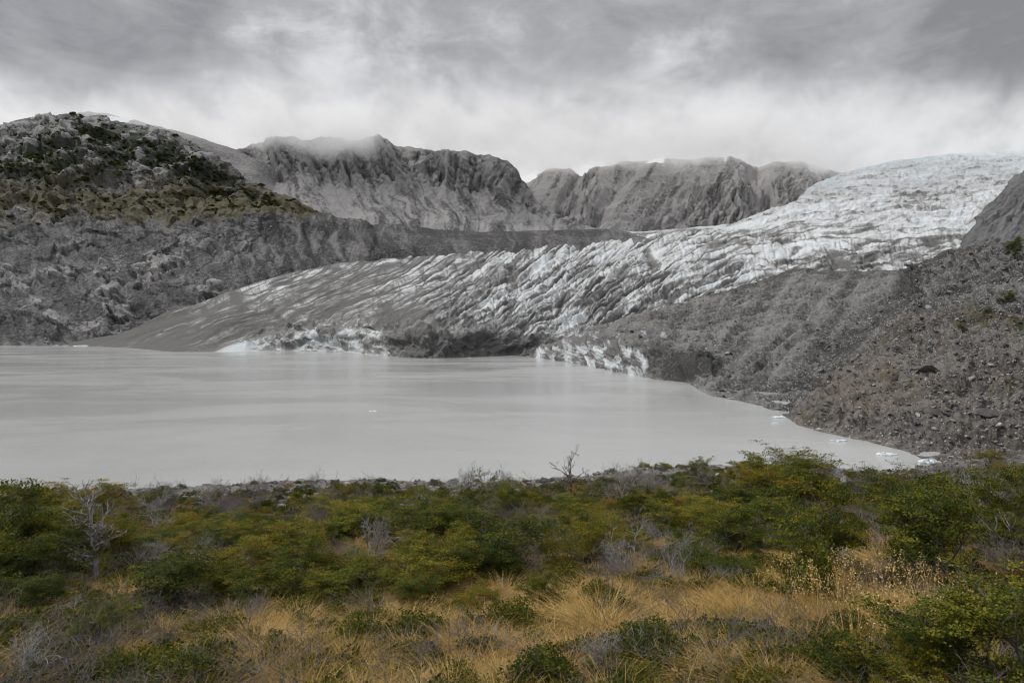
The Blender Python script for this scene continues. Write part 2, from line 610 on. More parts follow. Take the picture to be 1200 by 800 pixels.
# bench lip
h = h * sstep(L.row, 0.4, 1.3)
h = h * (1 - 0.6 * sstep(px, 420, 560) * (1 - up)) * (1 - 0.55 * sstep(L.row, 5.4, 6.0))
L.disp(h)
rocky = sstep(R1 + 1.2 * R2 + 0.30 * fa + 0.2 * fc, 0.02, 0.36)
streak = fbm((px - (py - 250) * 0.35) / 9 + 1.4 * perlin(px / 24, py / 18, None, 206), py / 40, None, 4, 0.62, seed=207) * (1 - 0.5 * sstep(px, 420, 540))
tone = 1.9 * streak * (0.4 + 0.6 * scree) + 0.5 * (om - 0.5) * (1 - up) + 0.5 * fb * up + 0.4 * fc * lowr + 0.6 * fbm(px / 3, py / 2.2, None, 2, 0.7, seed=209) - 0.25 * scree
pale = np.clip(rocky * (0.62 * up + 0.62 * lowr) + 0.55 * np.exp(-((px - 55) / 70) ** 2 - ((py - 152) / 14) ** 2) + 0.5 * np.exp(-((px - 175) / 22) ** 2 - ((py - 205) / 26) ** 2)
               + 0.3 * np.exp(-((px - 140) / 45) ** 2 - ((py - 305) / 30) ** 2) + 0.35 * np.exp(-((px - 115) / 60) ** 2 - ((py - 378) / 20) ** 2) + 0.40 * lowr * sstep(fbm(px / 26, py / 16, None, 4, 0.6, seed=19), 0.02, 0.22), 0, 1)
line = 215 + 0.12 * px            # grassy band along the foot of the upper slope
g = 0.80 * np.exp(-((py - (226 + 0.075 * px)) / 31) ** 2) * (1 - sstep(px, 330, 400)) * (0.44 + 0.20 * sstep(px, 40, 160)) + 0.30 * up * sstep(py, 165, 195)
g *= np.where(L.row < 4.0, 0.62 * sstep(L.row, 3.2, 4.0) + 0.15, 1)
g = g + 0.5 * np.exp(-((px - 345) / 45) ** 2 - ((py - 243) / 9) ** 2)
g = g + 0.28 * (np.exp(-((px - 20) / 30) ** 2 - ((py - 300) / 9) ** 2) + np.exp(-((px - 25) / 20) ** 2 - ((py - 392) / 8) ** 2))
scr = 0.5 * np.exp(-((px - 125) / 80) ** 2 - ((py - 165 - 0.25 * (px - 120)) / 20) ** 2) + 0.62 * np.exp(-((px - 45) / 48) ** 2 - ((py - 190) / 17) ** 2)
scr = scr + 0.28 * np.exp(-((px - 225) / 60) ** 2 - ((py - 200 - 0.45 * (px - 225)) / 17) ** 2) + 0.36 * up
scr *= 1 - 0.55 * sstep(pale, 0.35, 0.7)
warm = 0.35 * np.exp(-((py - (250 + 0.03 * px)) / 22) ** 2) * (1 - sstep(px, 250, 420))
px_L, py_L = px, py
L.build("left_hillside", M_left, dict(pale=pale, grass=g, scrub=scr, warm=warm, stones=np.clip(1 - up, 0, 1) * 0.45, snow=0 * px, tone=tone))

# ------------------------------------------------------------------ middle mountain
MM = Loft([
    [(230, 300, 2500), (740, 300, 2700)],
    [(230, 272, 2600), (400, 268, 2650), (560, 272, 2750), (740, 274, 2900)],
    [(230, 235, 2850), (330, 235, 2850), (400, 246, 2850), (500, 252, 2900), (600, 262, 2950), (740, 272, 3050)],
    [(230, 205, 3250), (290, 208, 3250), (360, 205, 3250), (450, 215, 3250), (540, 222, 3200), (600, 234, 3150), (640, 252, 3120), (740, 274, 3200)],
    [(230, 205, 3600), (265, 188, 3600), (285, 173, 3600), (310, 164, 3620), (345, 160, 3650), (380, 163, 3650), (410, 164, 3650), (440, 163, 3650), (475, 170, 3620), (510, 177, 3600), (550, 180, 3550), (585, 184, 3500), (600, 194, 3450), (612, 211, 3400), (628, 232, 3350), (650, 250, 3300), (690, 268, 3250), (740, 280, 3250)],
    [(230, 240, 4000), (400, 200, 4200), (740, 300, 3600)],
], 230, 740, 560, [8, 50, 70, 80, 26], sm=3)
jag = 3.0 * fbm(MM.px[0] / 13, MM.px[0] * 0, None, 4, 0.55, seed=40) * (1 - sstep(MM.px[0], 600, 640))
MM.py = MM.py + jag * sstep(MM.row, 3.3, 4.0) * (1 - sstep(MM.row, 4.2, 4.8))
MM.P = unproj(MM.px, MM.py, MM.Y)
MM.normals()
x, y, z = MM.xyz()
px, py = MM.px, MM.py
R1 = fbm(x / 260, y / 260, z / 190, 4, 0.42, seed=41, ridged=True) - 0.55
R2 = fbm(x / 70, y / 70, z / 45, 4, 0.5, seed=43)
q = px - (py - 200) * 0.75
gul = fbm(q / 34.0, py / 260.0, None, 4, 0.45, seed=47, ridged=True) - 0.55
but = fbm(px / 15.0 + py / 60, py / 90.0, None, 4, 0.5, seed=48, ridged=True) - 0.55
crag = sstep(MM.row, 2.5, 3.4)
ql = px - (py - 200) * (0.55 - 0.9 * sstep(px, 420, 620))     # ribs lean away from the summit on both sides
w1 = 16 * perlin(px / 46, py / 34, None, 49)
sp1 = spurs((ql + w1) / 34, py / 80, 511)
sp2 = spurs((ql + w1) / 13, py / 45, 514)
sp3 = spurs((ql + 0.6 * w1) / 5, py / 22, 517)
h = R1 * (20 + 30 * crag) + sp1 * (16 + 34 * crag) * (1 - 0.6 * sstep(px, 540, 620)) + sp2 * (5 + 19 * crag) + sp3 * (1.5 + 6 * crag)
fa, ea = facet((px + py * 0.5) / 17, (py - px * 0.3) / 15, 211)
fb, eb = facet((px + py * 0.5) / 6, (py - px * 0.3) / 5.5, 213)
h = h + (fa * 16 + fb * 10) * crag + fb * 2.0
h *= 1 - 0.5 * sstep(px, 560, 660)
h *= 1 - 0.62 * sstep(MM.row, 3.2, 4.0)
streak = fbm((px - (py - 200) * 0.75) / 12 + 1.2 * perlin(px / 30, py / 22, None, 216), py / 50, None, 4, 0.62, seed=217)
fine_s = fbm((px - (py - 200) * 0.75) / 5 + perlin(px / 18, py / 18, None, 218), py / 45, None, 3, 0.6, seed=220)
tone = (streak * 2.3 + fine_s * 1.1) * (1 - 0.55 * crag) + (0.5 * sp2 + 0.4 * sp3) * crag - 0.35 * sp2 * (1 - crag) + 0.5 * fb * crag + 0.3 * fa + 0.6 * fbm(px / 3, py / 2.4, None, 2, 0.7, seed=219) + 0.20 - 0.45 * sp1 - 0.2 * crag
MM.disp(h)
pale = 0.75 * np.exp(-((px - 590) / 32) ** 2 - ((py - 256) / 9) ** 2) + 0.38 * np.exp(-((py - (196 + (px - 270) * 0.62)) / 14) ** 2) * (1 - sstep(px, 390, 440)) + 0.22 * crag * sstep(R1 + R2 * .6, 0, 0.3) + 0.3 * np.exp(-((px - 330) / 60) ** 2 - ((py - 180) / 14) ** 2)
gm = 0.12 * np.exp(-((py - 238) / 20) ** 2)
warm = 0.22 * sstep(gul, -0.1, 0.3) * (1 - crag) + 0.15
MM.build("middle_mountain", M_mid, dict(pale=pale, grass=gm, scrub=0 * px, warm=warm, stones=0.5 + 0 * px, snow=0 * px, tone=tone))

# ------------------------------------------------------------------ far mountain with snow patches
FM = Loft([
    [(590, 300, 2900), (1020, 300, 2900)],
    [(590, 280, 3000), (700, 275, 3050), (780, 272, 3100), (830, 270, 3150), (940, 250, 3300), (1020, 240, 3500)],
    [(590, 245, 3500), (650, 240, 3500), (720, 246, 3400), (800, 240, 3400), (870, 230, 3550), (940, 220, 3700), (1020, 225, 3900)],
    [(590, 220, 4000), (640, 214, 3950), (700, 218, 3900), (760, 210, 3800), (830, 205, 3850), (900, 206, 4000), (960, 208, 4200), (1020, 215, 4400)],
    [(590, 225, 4500), (612, 214, 4450), (625, 202, 4420), (640, 197, 4400), (655, 197, 4400), (672, 203, 4400), (690, 205, 4400), (705, 201, 4380), (722, 195, 4350), (745, 188, 4300), (770, 189, 4280), (800, 184, 4260), (830, 184, 4260), (860, 187, 4300), (885, 192, 4400), (905, 194, 4500), (935, 190, 4600), (955, 194, 4700), (985, 203, 4800), (1020, 212, 4900)],
    [(590, 240, 5000), (800, 215, 4900), (1020, 240, 5400)],
], 590, 1020, 480, [8, 50, 50, 55, 20], sm=3)
x, y, z = FM.xyz()
px, py = FM.px, FM.py
R1 = fbm(x / 300, y / 300, z / 230, 4, 0.42, seed=61, ridged=True) - 0.55
R2 = fbm(x / 85, y / 85, z / 55, 4, 0.5, seed=63)
q = px + (py - 200) * 0.65
gul = fbm(q / 30.0, py / 200.0, None, 4, 0.45, seed=67, ridged=True) - 0.55
buttress = np.exp(-((px - 700 - (py - 200) * 0.2) / 34) ** 2)
fa, ea = facet((px - py * 0.4) / 15, (py + px * 0.3) / 14, 221)
fb, eb = facet((px - py * 0.4) / 5.5, (py + px * 0.3) / 5, 223)
fcr = sstep(px, 640, 660) * (1 - sstep(px, 690, 715)) * sstep(py, 205, 215) + sstep(px, 770, 830) * sstep(py, 205, 225)
R1, R2 = R1 * 0.9, R2 * 0.7
streak = 0.7 * fbm((px + (py - 200) * 0.65) / 12 + 1.2 * perlin(px / 30, py / 22, None, 226), py / 50, None, 4, 0.62, seed=227)
fine_s = fbm((px + (py - 200) * 0.65) / 5 + perlin(px / 18, py / 18, None, 228), py / 45, None, 3, 0.6, seed=230)
tone = streak * 2.6 + fine_s * 1.0 + 0.5 * fb * fcr + 0.6 * fbm(px / 3, py / 2.4, None, 2, 0.7, seed=229) + 0.5 + 0.8 * gul - 0.5 * sstep(px, 735, 760) * (1 - sstep(px, 830, 870)) * sstep(py, 196, 215)  # last term paints the right face darker, as its side away from the sun
ql = px + (py - 200) * (0.75 - 0.9 * sstep(px, 700, 860))
w1 = 15 * perlin(px / 44, py / 30, None, 69)
sp1 = spurs((ql + w1) / 36, py / 80, 521)
sp2 = spurs((ql + w1) / 13, py / 45, 524)
sp3 = spurs((ql + 0.6 * w1) / 5, py / 22, 527)
mul = 0.18 + 0.82 * fcr
h = R1 * 45 + sp1 * 36 + sp2 * 22 * mul + sp3 * 8 * mul + (fa * 20 + fb * 10) * fcr
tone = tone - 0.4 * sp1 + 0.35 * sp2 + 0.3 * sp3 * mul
h = h * (1 - 0.45 * sstep(FM.row, 3.4, 4.0)) + 40 * (1 - sstep(FM.row, 3.4, 4.0)) * buttress * sstep(FM.row, 1.5, 3) + fbm(x / 28, y / 28, z / 14, 3, 0.55, seed=8) * 10
FM.disp(h)
pale = 0.62 * np.exp(-((px - 660) / 30) ** 2 - ((py - 228) / 13) ** 2) + 0.3 * np.exp(-((px - 850) / 50) ** 2 - ((py - 240) / 18) ** 2) + 0.18 * sstep(R1, 0, 0.3)
topb = sstep(FM.row, 3.45, 3.7)
snow = topb * (0.85 * np.exp(-((px - 680) / 15) ** 2) + 0.72 * np.exp(-((px - 768) / 16) ** 2) + 0.8 * np.exp(-((px - 622) / 9) ** 2) + 0.55 * np.exp(-((px - 707) / 8) ** 2) + 0.5 * np.exp(-((px - 850) / 6) ** 2))
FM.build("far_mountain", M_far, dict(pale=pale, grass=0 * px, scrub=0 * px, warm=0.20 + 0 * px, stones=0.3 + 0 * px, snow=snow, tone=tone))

# snowy ridge far behind, half lost in cloud
SR = Loft([
    [(60, 230, 2900), (310, 230, 2900), (480, 240, 4600), (760, 260, 5400)],
    [(60, 190, 3100), (300, 195, 3150), (480, 205, 5000), (560, 215, 5700), (760, 225, 6000)],
    [(60, 150, 3350), (85, 136, 3350), (105, 129, 3350), (130, 132, 3360), (165, 144, 3380), (200, 150, 3400), (240, 162, 3400), (275, 176, 3400), (310, 190, 3400), (480, 215, 5400), (560, 215, 6000), (605, 207, 6300), (640, 200, 6400), (680, 196, 6400), (720, 196, 6300), (760, 200, 6200)],
    [(60, 200, 3900), (310, 220, 3900), (480, 240, 6000), (760, 240, 7000)],
], 60, 760, 360, [14, 40, 14], sm=3)
x, y, z = SR.xyz()
px, py = SR.px, SR.py
R1 = fbm(x / 300, y / 300, z / 200, 5, 0.45, seed=71, ridged=True) - 0.55
SR.disp(R1 * np.where(px < 330, 22, 70))
SR.build("snowy_back_ridge", M_far, dict(pale=0.45 + 0 * px, grass=0 * px, scrub=0 * px, warm=0.1 + 0 * px, stones=0 * px, tone=0 * px,
                                         snow=0.80 * np.exp(-((px - 130) / 38) ** 2 - ((py - 141) / 9) ** 2) + 0.62 * sstep(px, 560, 620) + 0.35 * np.exp(-((px - 275) / 12) ** 2 - ((py - 178) / 7) ** 2)))

# ------------------------------------------------------------------ glacier
G = Loft([
    # under water
    [(80, 412, 1500), (200, 420, 1020), (420, 424, 900), (540, 428, 830), (620, 426, 840), (700, 440, 620), (1240, 480, 400)],
    # waterline
    [(80, 404.5, 1580), (105, 404, 1570), (150, 406, 1450), (200, 411, 1190), (260, 411, 1190), (300, 409, 1250), (350, 410, 1230), (410, 412, 1150), (450, 418, 965), (500, 420, 915), (540, 419, 935), (600, 416, 1020), (640, 415, 1050), (700, 420, 1000), (800, 420, 900), (1240, 420, 900)],
    # lip of the ice front
    [(80, 403.5, 1590), (130, 401, 1560), (165, 402, 1480), (200, 407, 1230), (260, 407, 1230), (300, 397, 1285), (350, 388, 1265), (400, 384, 1185), (430, 383, 1080), (470, 388, 985), (500, 393, 945), (540, 392, 965), (600, 392, 1050), (640, 395, 1080), (700, 400, 1010), (800, 400, 950), (1240, 400, 950)],
    # lower tongue
    [(80, 402, 1600), (130, 397, 1600), (180, 386, 1560), (250, 376, 1400), (320, 368, 1400), (400, 362, 1330), (500, 358, 1200), (600, 356, 1230), (700, 362, 1150), (800, 362, 1100), (1000, 370, 1100), (1240, 370, 1100)],
    # middle
    [(80, 401, 1610), (140, 393, 1630), (200, 370, 1660), (280, 348, 1660), (360, 335, 1660), (480, 325, 1620), (600, 318, 1620), (700, 318, 1560), (800, 322, 1500), (900, 318, 1500), (1000, 318, 1450), (1100, 325, 1400), (1240, 325, 1400)],
    # upper edge on the left, shoulder below the icefall on the right
    [(80, 401, 1620), (140, 392, 1650), (200, 364, 1700), (260, 345, 1740), (330, 322, 1790), (400, 308, 1900), (480, 299, 2080), (540, 293, 2220), (600, 290, 2330), (680, 283, 2500), (750, 276, 2650), (830, 269, 2750), (900, 270, 2450), (1000, 272, 2250), (1100, 276, 2100), (1240, 280, 2000)],
    # icefall
    [(80, 401.5, 1640), (140, 393, 1670), (200, 366, 1720), (260, 347, 1760), (330, 325, 1810), (400, 311, 1930), (480, 302, 2110), (540, 296, 2260), (600, 293, 2380), (680, 286, 2560), (750, 279, 2730), (830, 270, 2850), (860, 262, 2950), (900, 247, 3000), (940, 236, 3000), (1000, 228, 3000), (1100, 225, 3000), (1240, 225, 2900)],
    # skyline
    [(80, 402, 1660), (140, 396, 1690), (200, 370, 1740), (260, 352, 1780), (330, 330, 1830), (400, 316, 1950), (480, 307, 2140), (540, 301, 2300), (600, 298, 2420), (680, 291, 2600), (750, 284, 2780), (830, 275, 2900), (870, 268, 3050), (905, 252, 3200), (936, 236, 3350), (944, 222, 3500), (960, 213, 3650), (1000, 199, 3850), (1050, 188, 4000), (1100, 182, 4100), (1150, 178, 4200), (1240, 171, 4300)],
    [(80, 420, 1900), (600, 330, 2700), (750, 310, 3000), (950, 260, 4000), (1240, 220, 5000)],
], 80, 1240, 1160, [6, 34, 60, 80, 90, 110, 80, 10], sm=5)
x, y, z = G.xyz()
px, py, row = G.px, G.py, G.row
wx = fbm(x / 420, y / 420, None, 3, 0.5, seed=81) * 130
wy = fbm(x / 420 + 9, y / 420, None, 3, 0.5, seed=83) * 130
# flow turns from across the picture in the upper basin to downvalley near the front
al = (x + wx) * 0.6 + (y + wy) * 0.8
ac = (x + wx) * 0.8 - (y + wy) * 0.6
fallf = sstep(row, 4.7, 5.6) * sstep(px, 800, 900)
smoothl = (1 - sstep(px, 260, 520)) * (1 - fallf)
cen = sstep(px, 430, 620) * (1 - fallf)
# lines of flow over the sheet: every crest keeps one value of tt
slx = np.linspace(0, 1300, 1301)
slp = np.interp(slx, [0, 250, 450, 600, 700, 780, 860, 950, 1300], [0.32, 0.36, 0.46, 0.66, 0.74, 0.58, 0.30, 0.12, 0.05])
gin = np.interp(px, slx, np.cumsum(slp))
tw = 9 * fbm(px / 70, py / 45, None, 3, 0.5, seed=85)
tt = py + gin + tw
ss = px - 0.55 * py + 12 * fbm(px / 60 + 3, py / 40, None, 2, 0.5, seed=86)
pr = perlin(tt / 9.5, ss / 80, None, 91)
r1 = 1 - np.abs(pr) * 2.4
r2 = 1 - np.abs(perlin(tt / 5.5, ss / 36, None, 93)) * 2.4
r2 = r2 * 0.7
tr = np.clip(1 - np.abs(perlin(ss / 13, tt / 26, None, 97)) * 5.0, 0, 1) ** 1.5
tr2 = np.clip(1 - np.abs(perlin(ss / 6 + 4, tt / 12, None, 99)) * 4.0, 0, 1) ** 1.5
f3 = fbm(x / 9, y / 9, z / 9, 3, 0.6, seed=101)
body = sstep(row, 1.9, 2.8) * (1 - sstep(row, 6.9, 7.3))
h = body * ((r1 - 0.3) * (5.2 * cen + 2 * smoothl + 2.5) + (r2 - 0.3) * (3.4 * cen + 1.5 * smoothl + 1) - tr * (3.2 * cen + 0.5) - tr2 * (1.4 * cen + 0.3) + f3 * 1.0)
# icefall: big seracs and transverse steps
s1 = fbm(x / 170, y / 90, z / 60, 4, 0.42, seed=111, ridged=True) - 0.55
s2 = fbm(x / 48, y / 32, z / 22, 4, 0.5, seed=113)
st = perlin(x / 420, z / 36 + x / 900, None, 117)
h = h * (1 - 0.75 * fallf) + fallf * (s1 * 15 + s2 * 9 + st * 8) * (1 - 0.6 * sstep(row, 6.8, 7.0))
# calving front: slabs and notches
fr = sstep(row, 0.9, 1.2) * (1 - sstep(row, 2.0, 2.9)) * sstep(px, 270, 330)
c1 = fbm(px / 24, py / 50, None, 4, 0.45, seed=121, ridged=True) - 0.5
c2 = fbm(px / 8, py / 9, None, 3, 0.5, seed=123)
cf, ce = facet(px / 15, py / 11, 125)
c1 = np.where(px > 450, fbm(px / 21, py / 22, None, 4, 0.55, seed=122) * 1.3, c1)
h = h + fr * (c1 * (14 + 2 * sstep(px, 430, 470)) + c2 * 5 + cf * (9 - 6 * sstep(px, 430, 470)))
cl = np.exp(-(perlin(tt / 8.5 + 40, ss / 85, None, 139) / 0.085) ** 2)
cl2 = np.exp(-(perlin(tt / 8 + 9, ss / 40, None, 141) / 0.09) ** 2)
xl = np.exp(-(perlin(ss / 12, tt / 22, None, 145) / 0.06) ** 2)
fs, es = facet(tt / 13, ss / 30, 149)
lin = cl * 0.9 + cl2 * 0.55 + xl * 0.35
h = h - body * (1 - fallf) * (cl * 6 + cl2 * 2.4 + xl * 1.2) * (0.25 + 0.75 * cen) + body * fs * (2.5 * cen + 0.5) * (1 - 0.5 * fallf)
fi, ei = facet(px / 13 + py / 40, py / 6.5, 251)
fj, ej = facet(px / 6, py / 3.6, 253)
h = h + fallf * (fi * 2.5 + fj * 3) * (1 - 0.6 * sstep(row, 6.8, 7.0))
edge = sstep(px, 80, 200)
G.disp(h * (0.25 + 0.75 * edge))
# debris cover: fixed to the ice, in bands along the flow, plus silt and painted shade along the crevasses
bands = fbm(tt / 22, ss / 260, None, 4, 0.6, seed=131)
fine = np.clip(1 - np.abs(perlin(tt / 10 + 3, ss / 90, None, 135)) * 4.5, 0, 1)
stk = fbm(tt / 4.5, ss / 85, None, 4, 0.65, seed=133)
dirt = 0.86 - 0.36 * sstep(px, 150, 320) - 0.09 * sstep(px, 480, 640) + stk * (0.0 * (1 - sstep(px, 450, 650)) + 0.45)
dirt = dirt + 0.40 * sstep(py, 352, 408) * sstep(px, 420, 480) * (1 - sstep(px, 600, 680)) * (1 - fallf) * np.clip(0.75 + 1.7 * fbm(px / 20, py / 14, None, 4, 0.62, seed=128), 0.1, 1.4)
dirt = dirt + 0.10 * np.exp(-((px - 480) / 130) ** 2 - ((py - 372) / 16) ** 2) * (1 - fallf)
dirt = dirt + 0.35 * sstep(row, 4.65, 5.0) * (1 - sstep(px, 620, 760)) - 0.1 * cen * sstep(py, 330, 300)
dirt = dirt + 0.05 * np.exp(-((py - 305) / 9) ** 2) * sstep(px, 880, 960) + 0.05 * sstep(px, 940, 1000) * sstep(py, 270, 290)
dirt = dirt - 0.05 * cen + bands * (0.42 + 0.12 * cen) + 0.16 * fine * cen + 0.42 * np.clip(lin, 0, 1) * body * (1 - 0.6 * fallf) + 0.10 * fs * cen + 0.05  # the lin term is silt plus painted shade along the crevasses
dirt = dirt + fallf * (-0.16 + 0.24 * fbm(px / 30 + py / 14, py / 7 - px / 60, None, 4, 0.6, seed=257) + 0.10 * fj) - 0.10 * sstep(row, 6.1, 6.8) * fallf
frw = sstep(row, 0.9, 1.0) * (1 - sstep(row, 1.9, 2.15))
dirt = dirt - frw * (0.12 * sstep(px, 300, 330) * (1 - sstep(px, 440, 480)) - 0.05) + frw * 0.25 * sstep(px, 470, 520)
dirt = dirt - 0.9 * np.exp(-((px - 285) / 22) ** 2 - ((py - 406 + (px - 285) * 0.2) / 4) ** 2)
fw = frw * sstep(px, 295, 315) * (1 - sstep(px, 435, 465))
dirt = dirt * (1 - fw) + fw * (0.50 + 0.6 * fbm(px / 15, py / 12, None, 3, 0.6, seed=127) + 0.25 * cf)
blue = np.clip(0.55 * fallf * sstep(row, 6.3, 6.9) + 0.45 * frw + 0.08, 0, 1)
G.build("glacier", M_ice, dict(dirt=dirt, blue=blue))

# dark debris tongue and pale ice of the side glacier behind the main one
T = Loft([
    [(520, 300, 2200), (900, 300, 2600)],
    [(520, 290, 2420), (600, 287, 2500), (700, 281, 2650), (900, 268, 2950)],
    [(520, 280, 2600), (600, 280, 2700), (700, 276, 2850), (900, 262, 3100)],
    [(520, 274, 2750), (640, 274, 2900), (700, 272, 3000), (760, 272, 3100), (900, 258, 3300)],
], 520, 900, 300, [6, 20, 16], sm=5)
x, y, z = T.xyz()
px, py = T.px, T.py
T.disp(fbm(x / 60, y / 60, z / 30, 5, 0.6, seed=141) * 14)
T.build("side_glacier", M_ice, dict(dirt=0.62 + 0.5 * fbm(px / 60, py / 4, None, 3, seed=143) - 0.35 * np.exp(-((py - 281 + (px - 560) * 0.06) / 3) ** 2), blue=0 * px))

# ------------------------------------------------------------------ right cliff
RC = Loft([
    [(1085, 330, 1150), (1300, 330, 1150)],
    [(1085, 312, 1250), (1120, 300, 1250), (1180, 300, 1200), (1300, 300, 1150)],
    [(1085, 315, 1320), (1120, 296, 1330), (1150, 272, 1350), (1200, 255, 1350), (1300, 230, 1300)],
    [(1085, 322, 1400), (1110, 308, 1420), (1122, 290, 1440), (1135, 272, 1460), (1150, 253, 1490), (1170, 230, 1520), (1200, 201, 1560), (1300, 110, 1650)],
    [(1085, 340, 1600), (1300, 200, 1900)],
], 1085, 1300, 260, [10, 50, 90, 20], sm=3)
x, y, z = RC.xyz()
R1 = fbm(x / 90, y / 90, z / 90, 4, 0.45, seed=151, ridged=True) - 0.55
st = fbm((RC.px + RC.py * 0.9) / 8, (RC.px - RC.py) / 90, None, 4, 0.6, seed=153)
fa, ea = facet((RC.px + RC.py * 0.9) / 13, (RC.px - RC.py) / 40, 231)
RC.disp(R1 * 14 + st * 7 + fa * 8)
RC.build("right_cliff", M_right, dict(pale=0.12 + 0 * x, grass=0 * x, scrub=0 * x, warm=0 * x, stones=0 * x, snow=0 * x, tone=st * 1.4))

# ------------------------------------------------------------------ right moraine
MSH = [(600, 416.5, 1015), (640, 421, 890), (700, 432, 690), (735, 439, 592), (770, 445, 533), (805, 448, 508), (818, 458, 440), (832, 464, 405), (860, 469, 381), (905, 481, 333), (922, 490, 305), (935, 500, 279), (960, 506, 264), (1000, 515, 246), (1060, 529, 222), (1085, 541, 205), (1105, 546, 199), (1130, 548, 196), (1300, 570, 173)]
MO = Loft([
    [(a, b + 25, 43 * 800 / (b + 25 - 385)) for a, b, c in MSH],
    MSH,
    [(600, 414, 1040), (640, 408, 930), (700, 402, 745), (735, 410, 640), (760, 420, 590), (785, 424, 575), (815, 424, 560), (845, 433, 520), (870, 440, 480), (905, 452, 430), (940, 462, 380), (1000, 468, 340), (1060, 472, 300), (1120, 478, 265), (1300, 500, 215)],
    [(600, 413, 1060), (640, 405, 980), (700, 390, 860), (760, 385, 740), (815, 392, 680), (870, 395, 640), (930, 400, 580), (1000, 400, 500), (1060, 392, 430), (1120, 395, 380), (1200, 410, 320), (1300, 420, 280)],
    [(600, 412.5, 1080), (640, 404, 1010), (700, 385, 920), (760, 370, 880), (815, 362, 860), (870, 352, 860), (930, 340, 840), (1000, 350, 720), (1060, 340, 600), (1090, 330, 540), (1120, 332, 500), (1200, 345, 400), (1300, 350, 350)],
    [(600, 412, 1100), (640, 403, 1030), (680, 390, 980), (735, 374, 960), (790, 358, 980), (850, 341, 1020), (900, 326, 1050), (920, 318, 1060), (937, 314, 1070), (955, 317, 1070), (975, 319, 1060), (1020, 318, 1050), (1060, 317, 1000), (1072, 314, 800), (1085, 306, 680), (1100, 298, 640), (1120, 293, 620), (1137, 291, 610), (1160, 297, 560), (1200, 302, 500), (1300, 300, 480)],
    [(600, 430, 1200), (900, 350, 1200), (1040, 340, 1200), (1100, 330, 900), (1200, 330, 700), (1300, 330, 700)],
], 600, 1300, 760, [10, 90, 110, 100, 80, 14], sm=4)
x, y, z = MO.xyz()
px, py, row = MO.px, MO.py, MO.row
iceF = (1 - sstep(px, 742, 775)) * (1 - sstep(row, 1.95, 2.3)) * sstep(px, 612, 640)
vline = 1068 - (py - 335) * 1.12          # the gully between the ridge and the rocky knoll
hill = sstep(px - vline, -10, 55)
gully = np.exp(-((px - vline) / 20) ** 2) * sstep(py, 318, 345) * (1 - sstep(py, 440, 480))
n0 = fbm(x / 90, y / 90, z / 60, 5, 0.55, seed=161)
n1 = fbm(x / 26, y / 26, z / 18, 4, 0.48, seed=163, ridged=True) - 0.55
n2 = fbm(x / 7, y / 7, z / 4.5, 4, 0.55, seed=167)
n3 = fbm(x / 1.8, y / 1.8, z / 1.5, 2, 0.6, seed=169) * sstep(MO.Y, 650, 350)
rib = fbm((px + py * 0.55) / 18, py / 120, None, 4, 0.55, seed=171)
b = sstep(row, 1.0, 1.35)
n4 = fbm(x / 45, y / 45, z / 30, 3, 0.5, seed=165, ridged=True) - 0.5
h = b * (n0 * 9 + n4 * 7 + n1 * (4 + 5 * hill) + n2 * 2.0 + n3 * 0.55 + spurs((px + (py - 400) * 0.9) / 15, py / 60, 531) * 2.8 * sstep(row, 1.5, 2.6) * (1 - hill))
fa, ea = facet((px + py * 0.6) / 16, (py - px * 0.2) / 11, 241)
fb, eb = facet((px + py * 0.6) / 6.5, (py - px * 0.2) / 5, 243)
h = h + b * (fa * 1.5 + fb * 0.6) * hill * np.clip(MO.Y / 550, 0.25, 1) + b * fb * 0.5 * np.clip(MO.Y / 450, 0.3, 1)
mound = np.exp(-((px - 812) / 32) ** 4 - ((py - 433) / 13) ** 4)
h = h + b * mound * (12 + 5 * fa) - b * gully * 8 * sstep(row, 1.8, 3.0) + b * 5 * hill * np.exp(-((px - vline - 45) / 40) ** 2) * np.clip(MO.Y / 450, 0.3, 1)
crag = np.exp(-((px - 1082) / 22) ** 2 - ((py - 325) / 18) ** 2)
h = h + np.maximum(crag, 0.8 * np.exp(-((px - 1115) / 32) ** 2 - ((py - 306) / 13) ** 2)) * (fa * 9 + fb * 3)
h = h + crag * (fbm(x / 14, y / 14, z / 12, 4, 0.6, seed=173, ridged=True) - 0.2) * 14
h = h * (1 - 0.5 * sstep(row, 4.3, 5.0) * (1 - hill))
c1 = fbm(px / 9, py / 40, None, 4, 0.62, seed=181, ridged=True) - 0.5
c2 = fbm(px / 4, py / 6, None, 3, 0.6, seed=183)
h = h * (1 - iceF) + iceF * sstep(row, 1.0, 1.1) * (c1 * 13 + c2 * 4)
MO.disp(h)
icep = 1.15 * np.exp(-((px - 690) / 48) ** 2 - ((py - 400) / 10) ** 2) + 1.0 * np.exp(-((px - 765) / 22) ** 2 - ((py - 390) / 10) ** 2)
dirt_i = 0.58 + 1.1 * fbm(px / 11, py / 14, None, 4, 0.6, seed=187) + 0.22 * sstep(row, 1.8, 2.2)
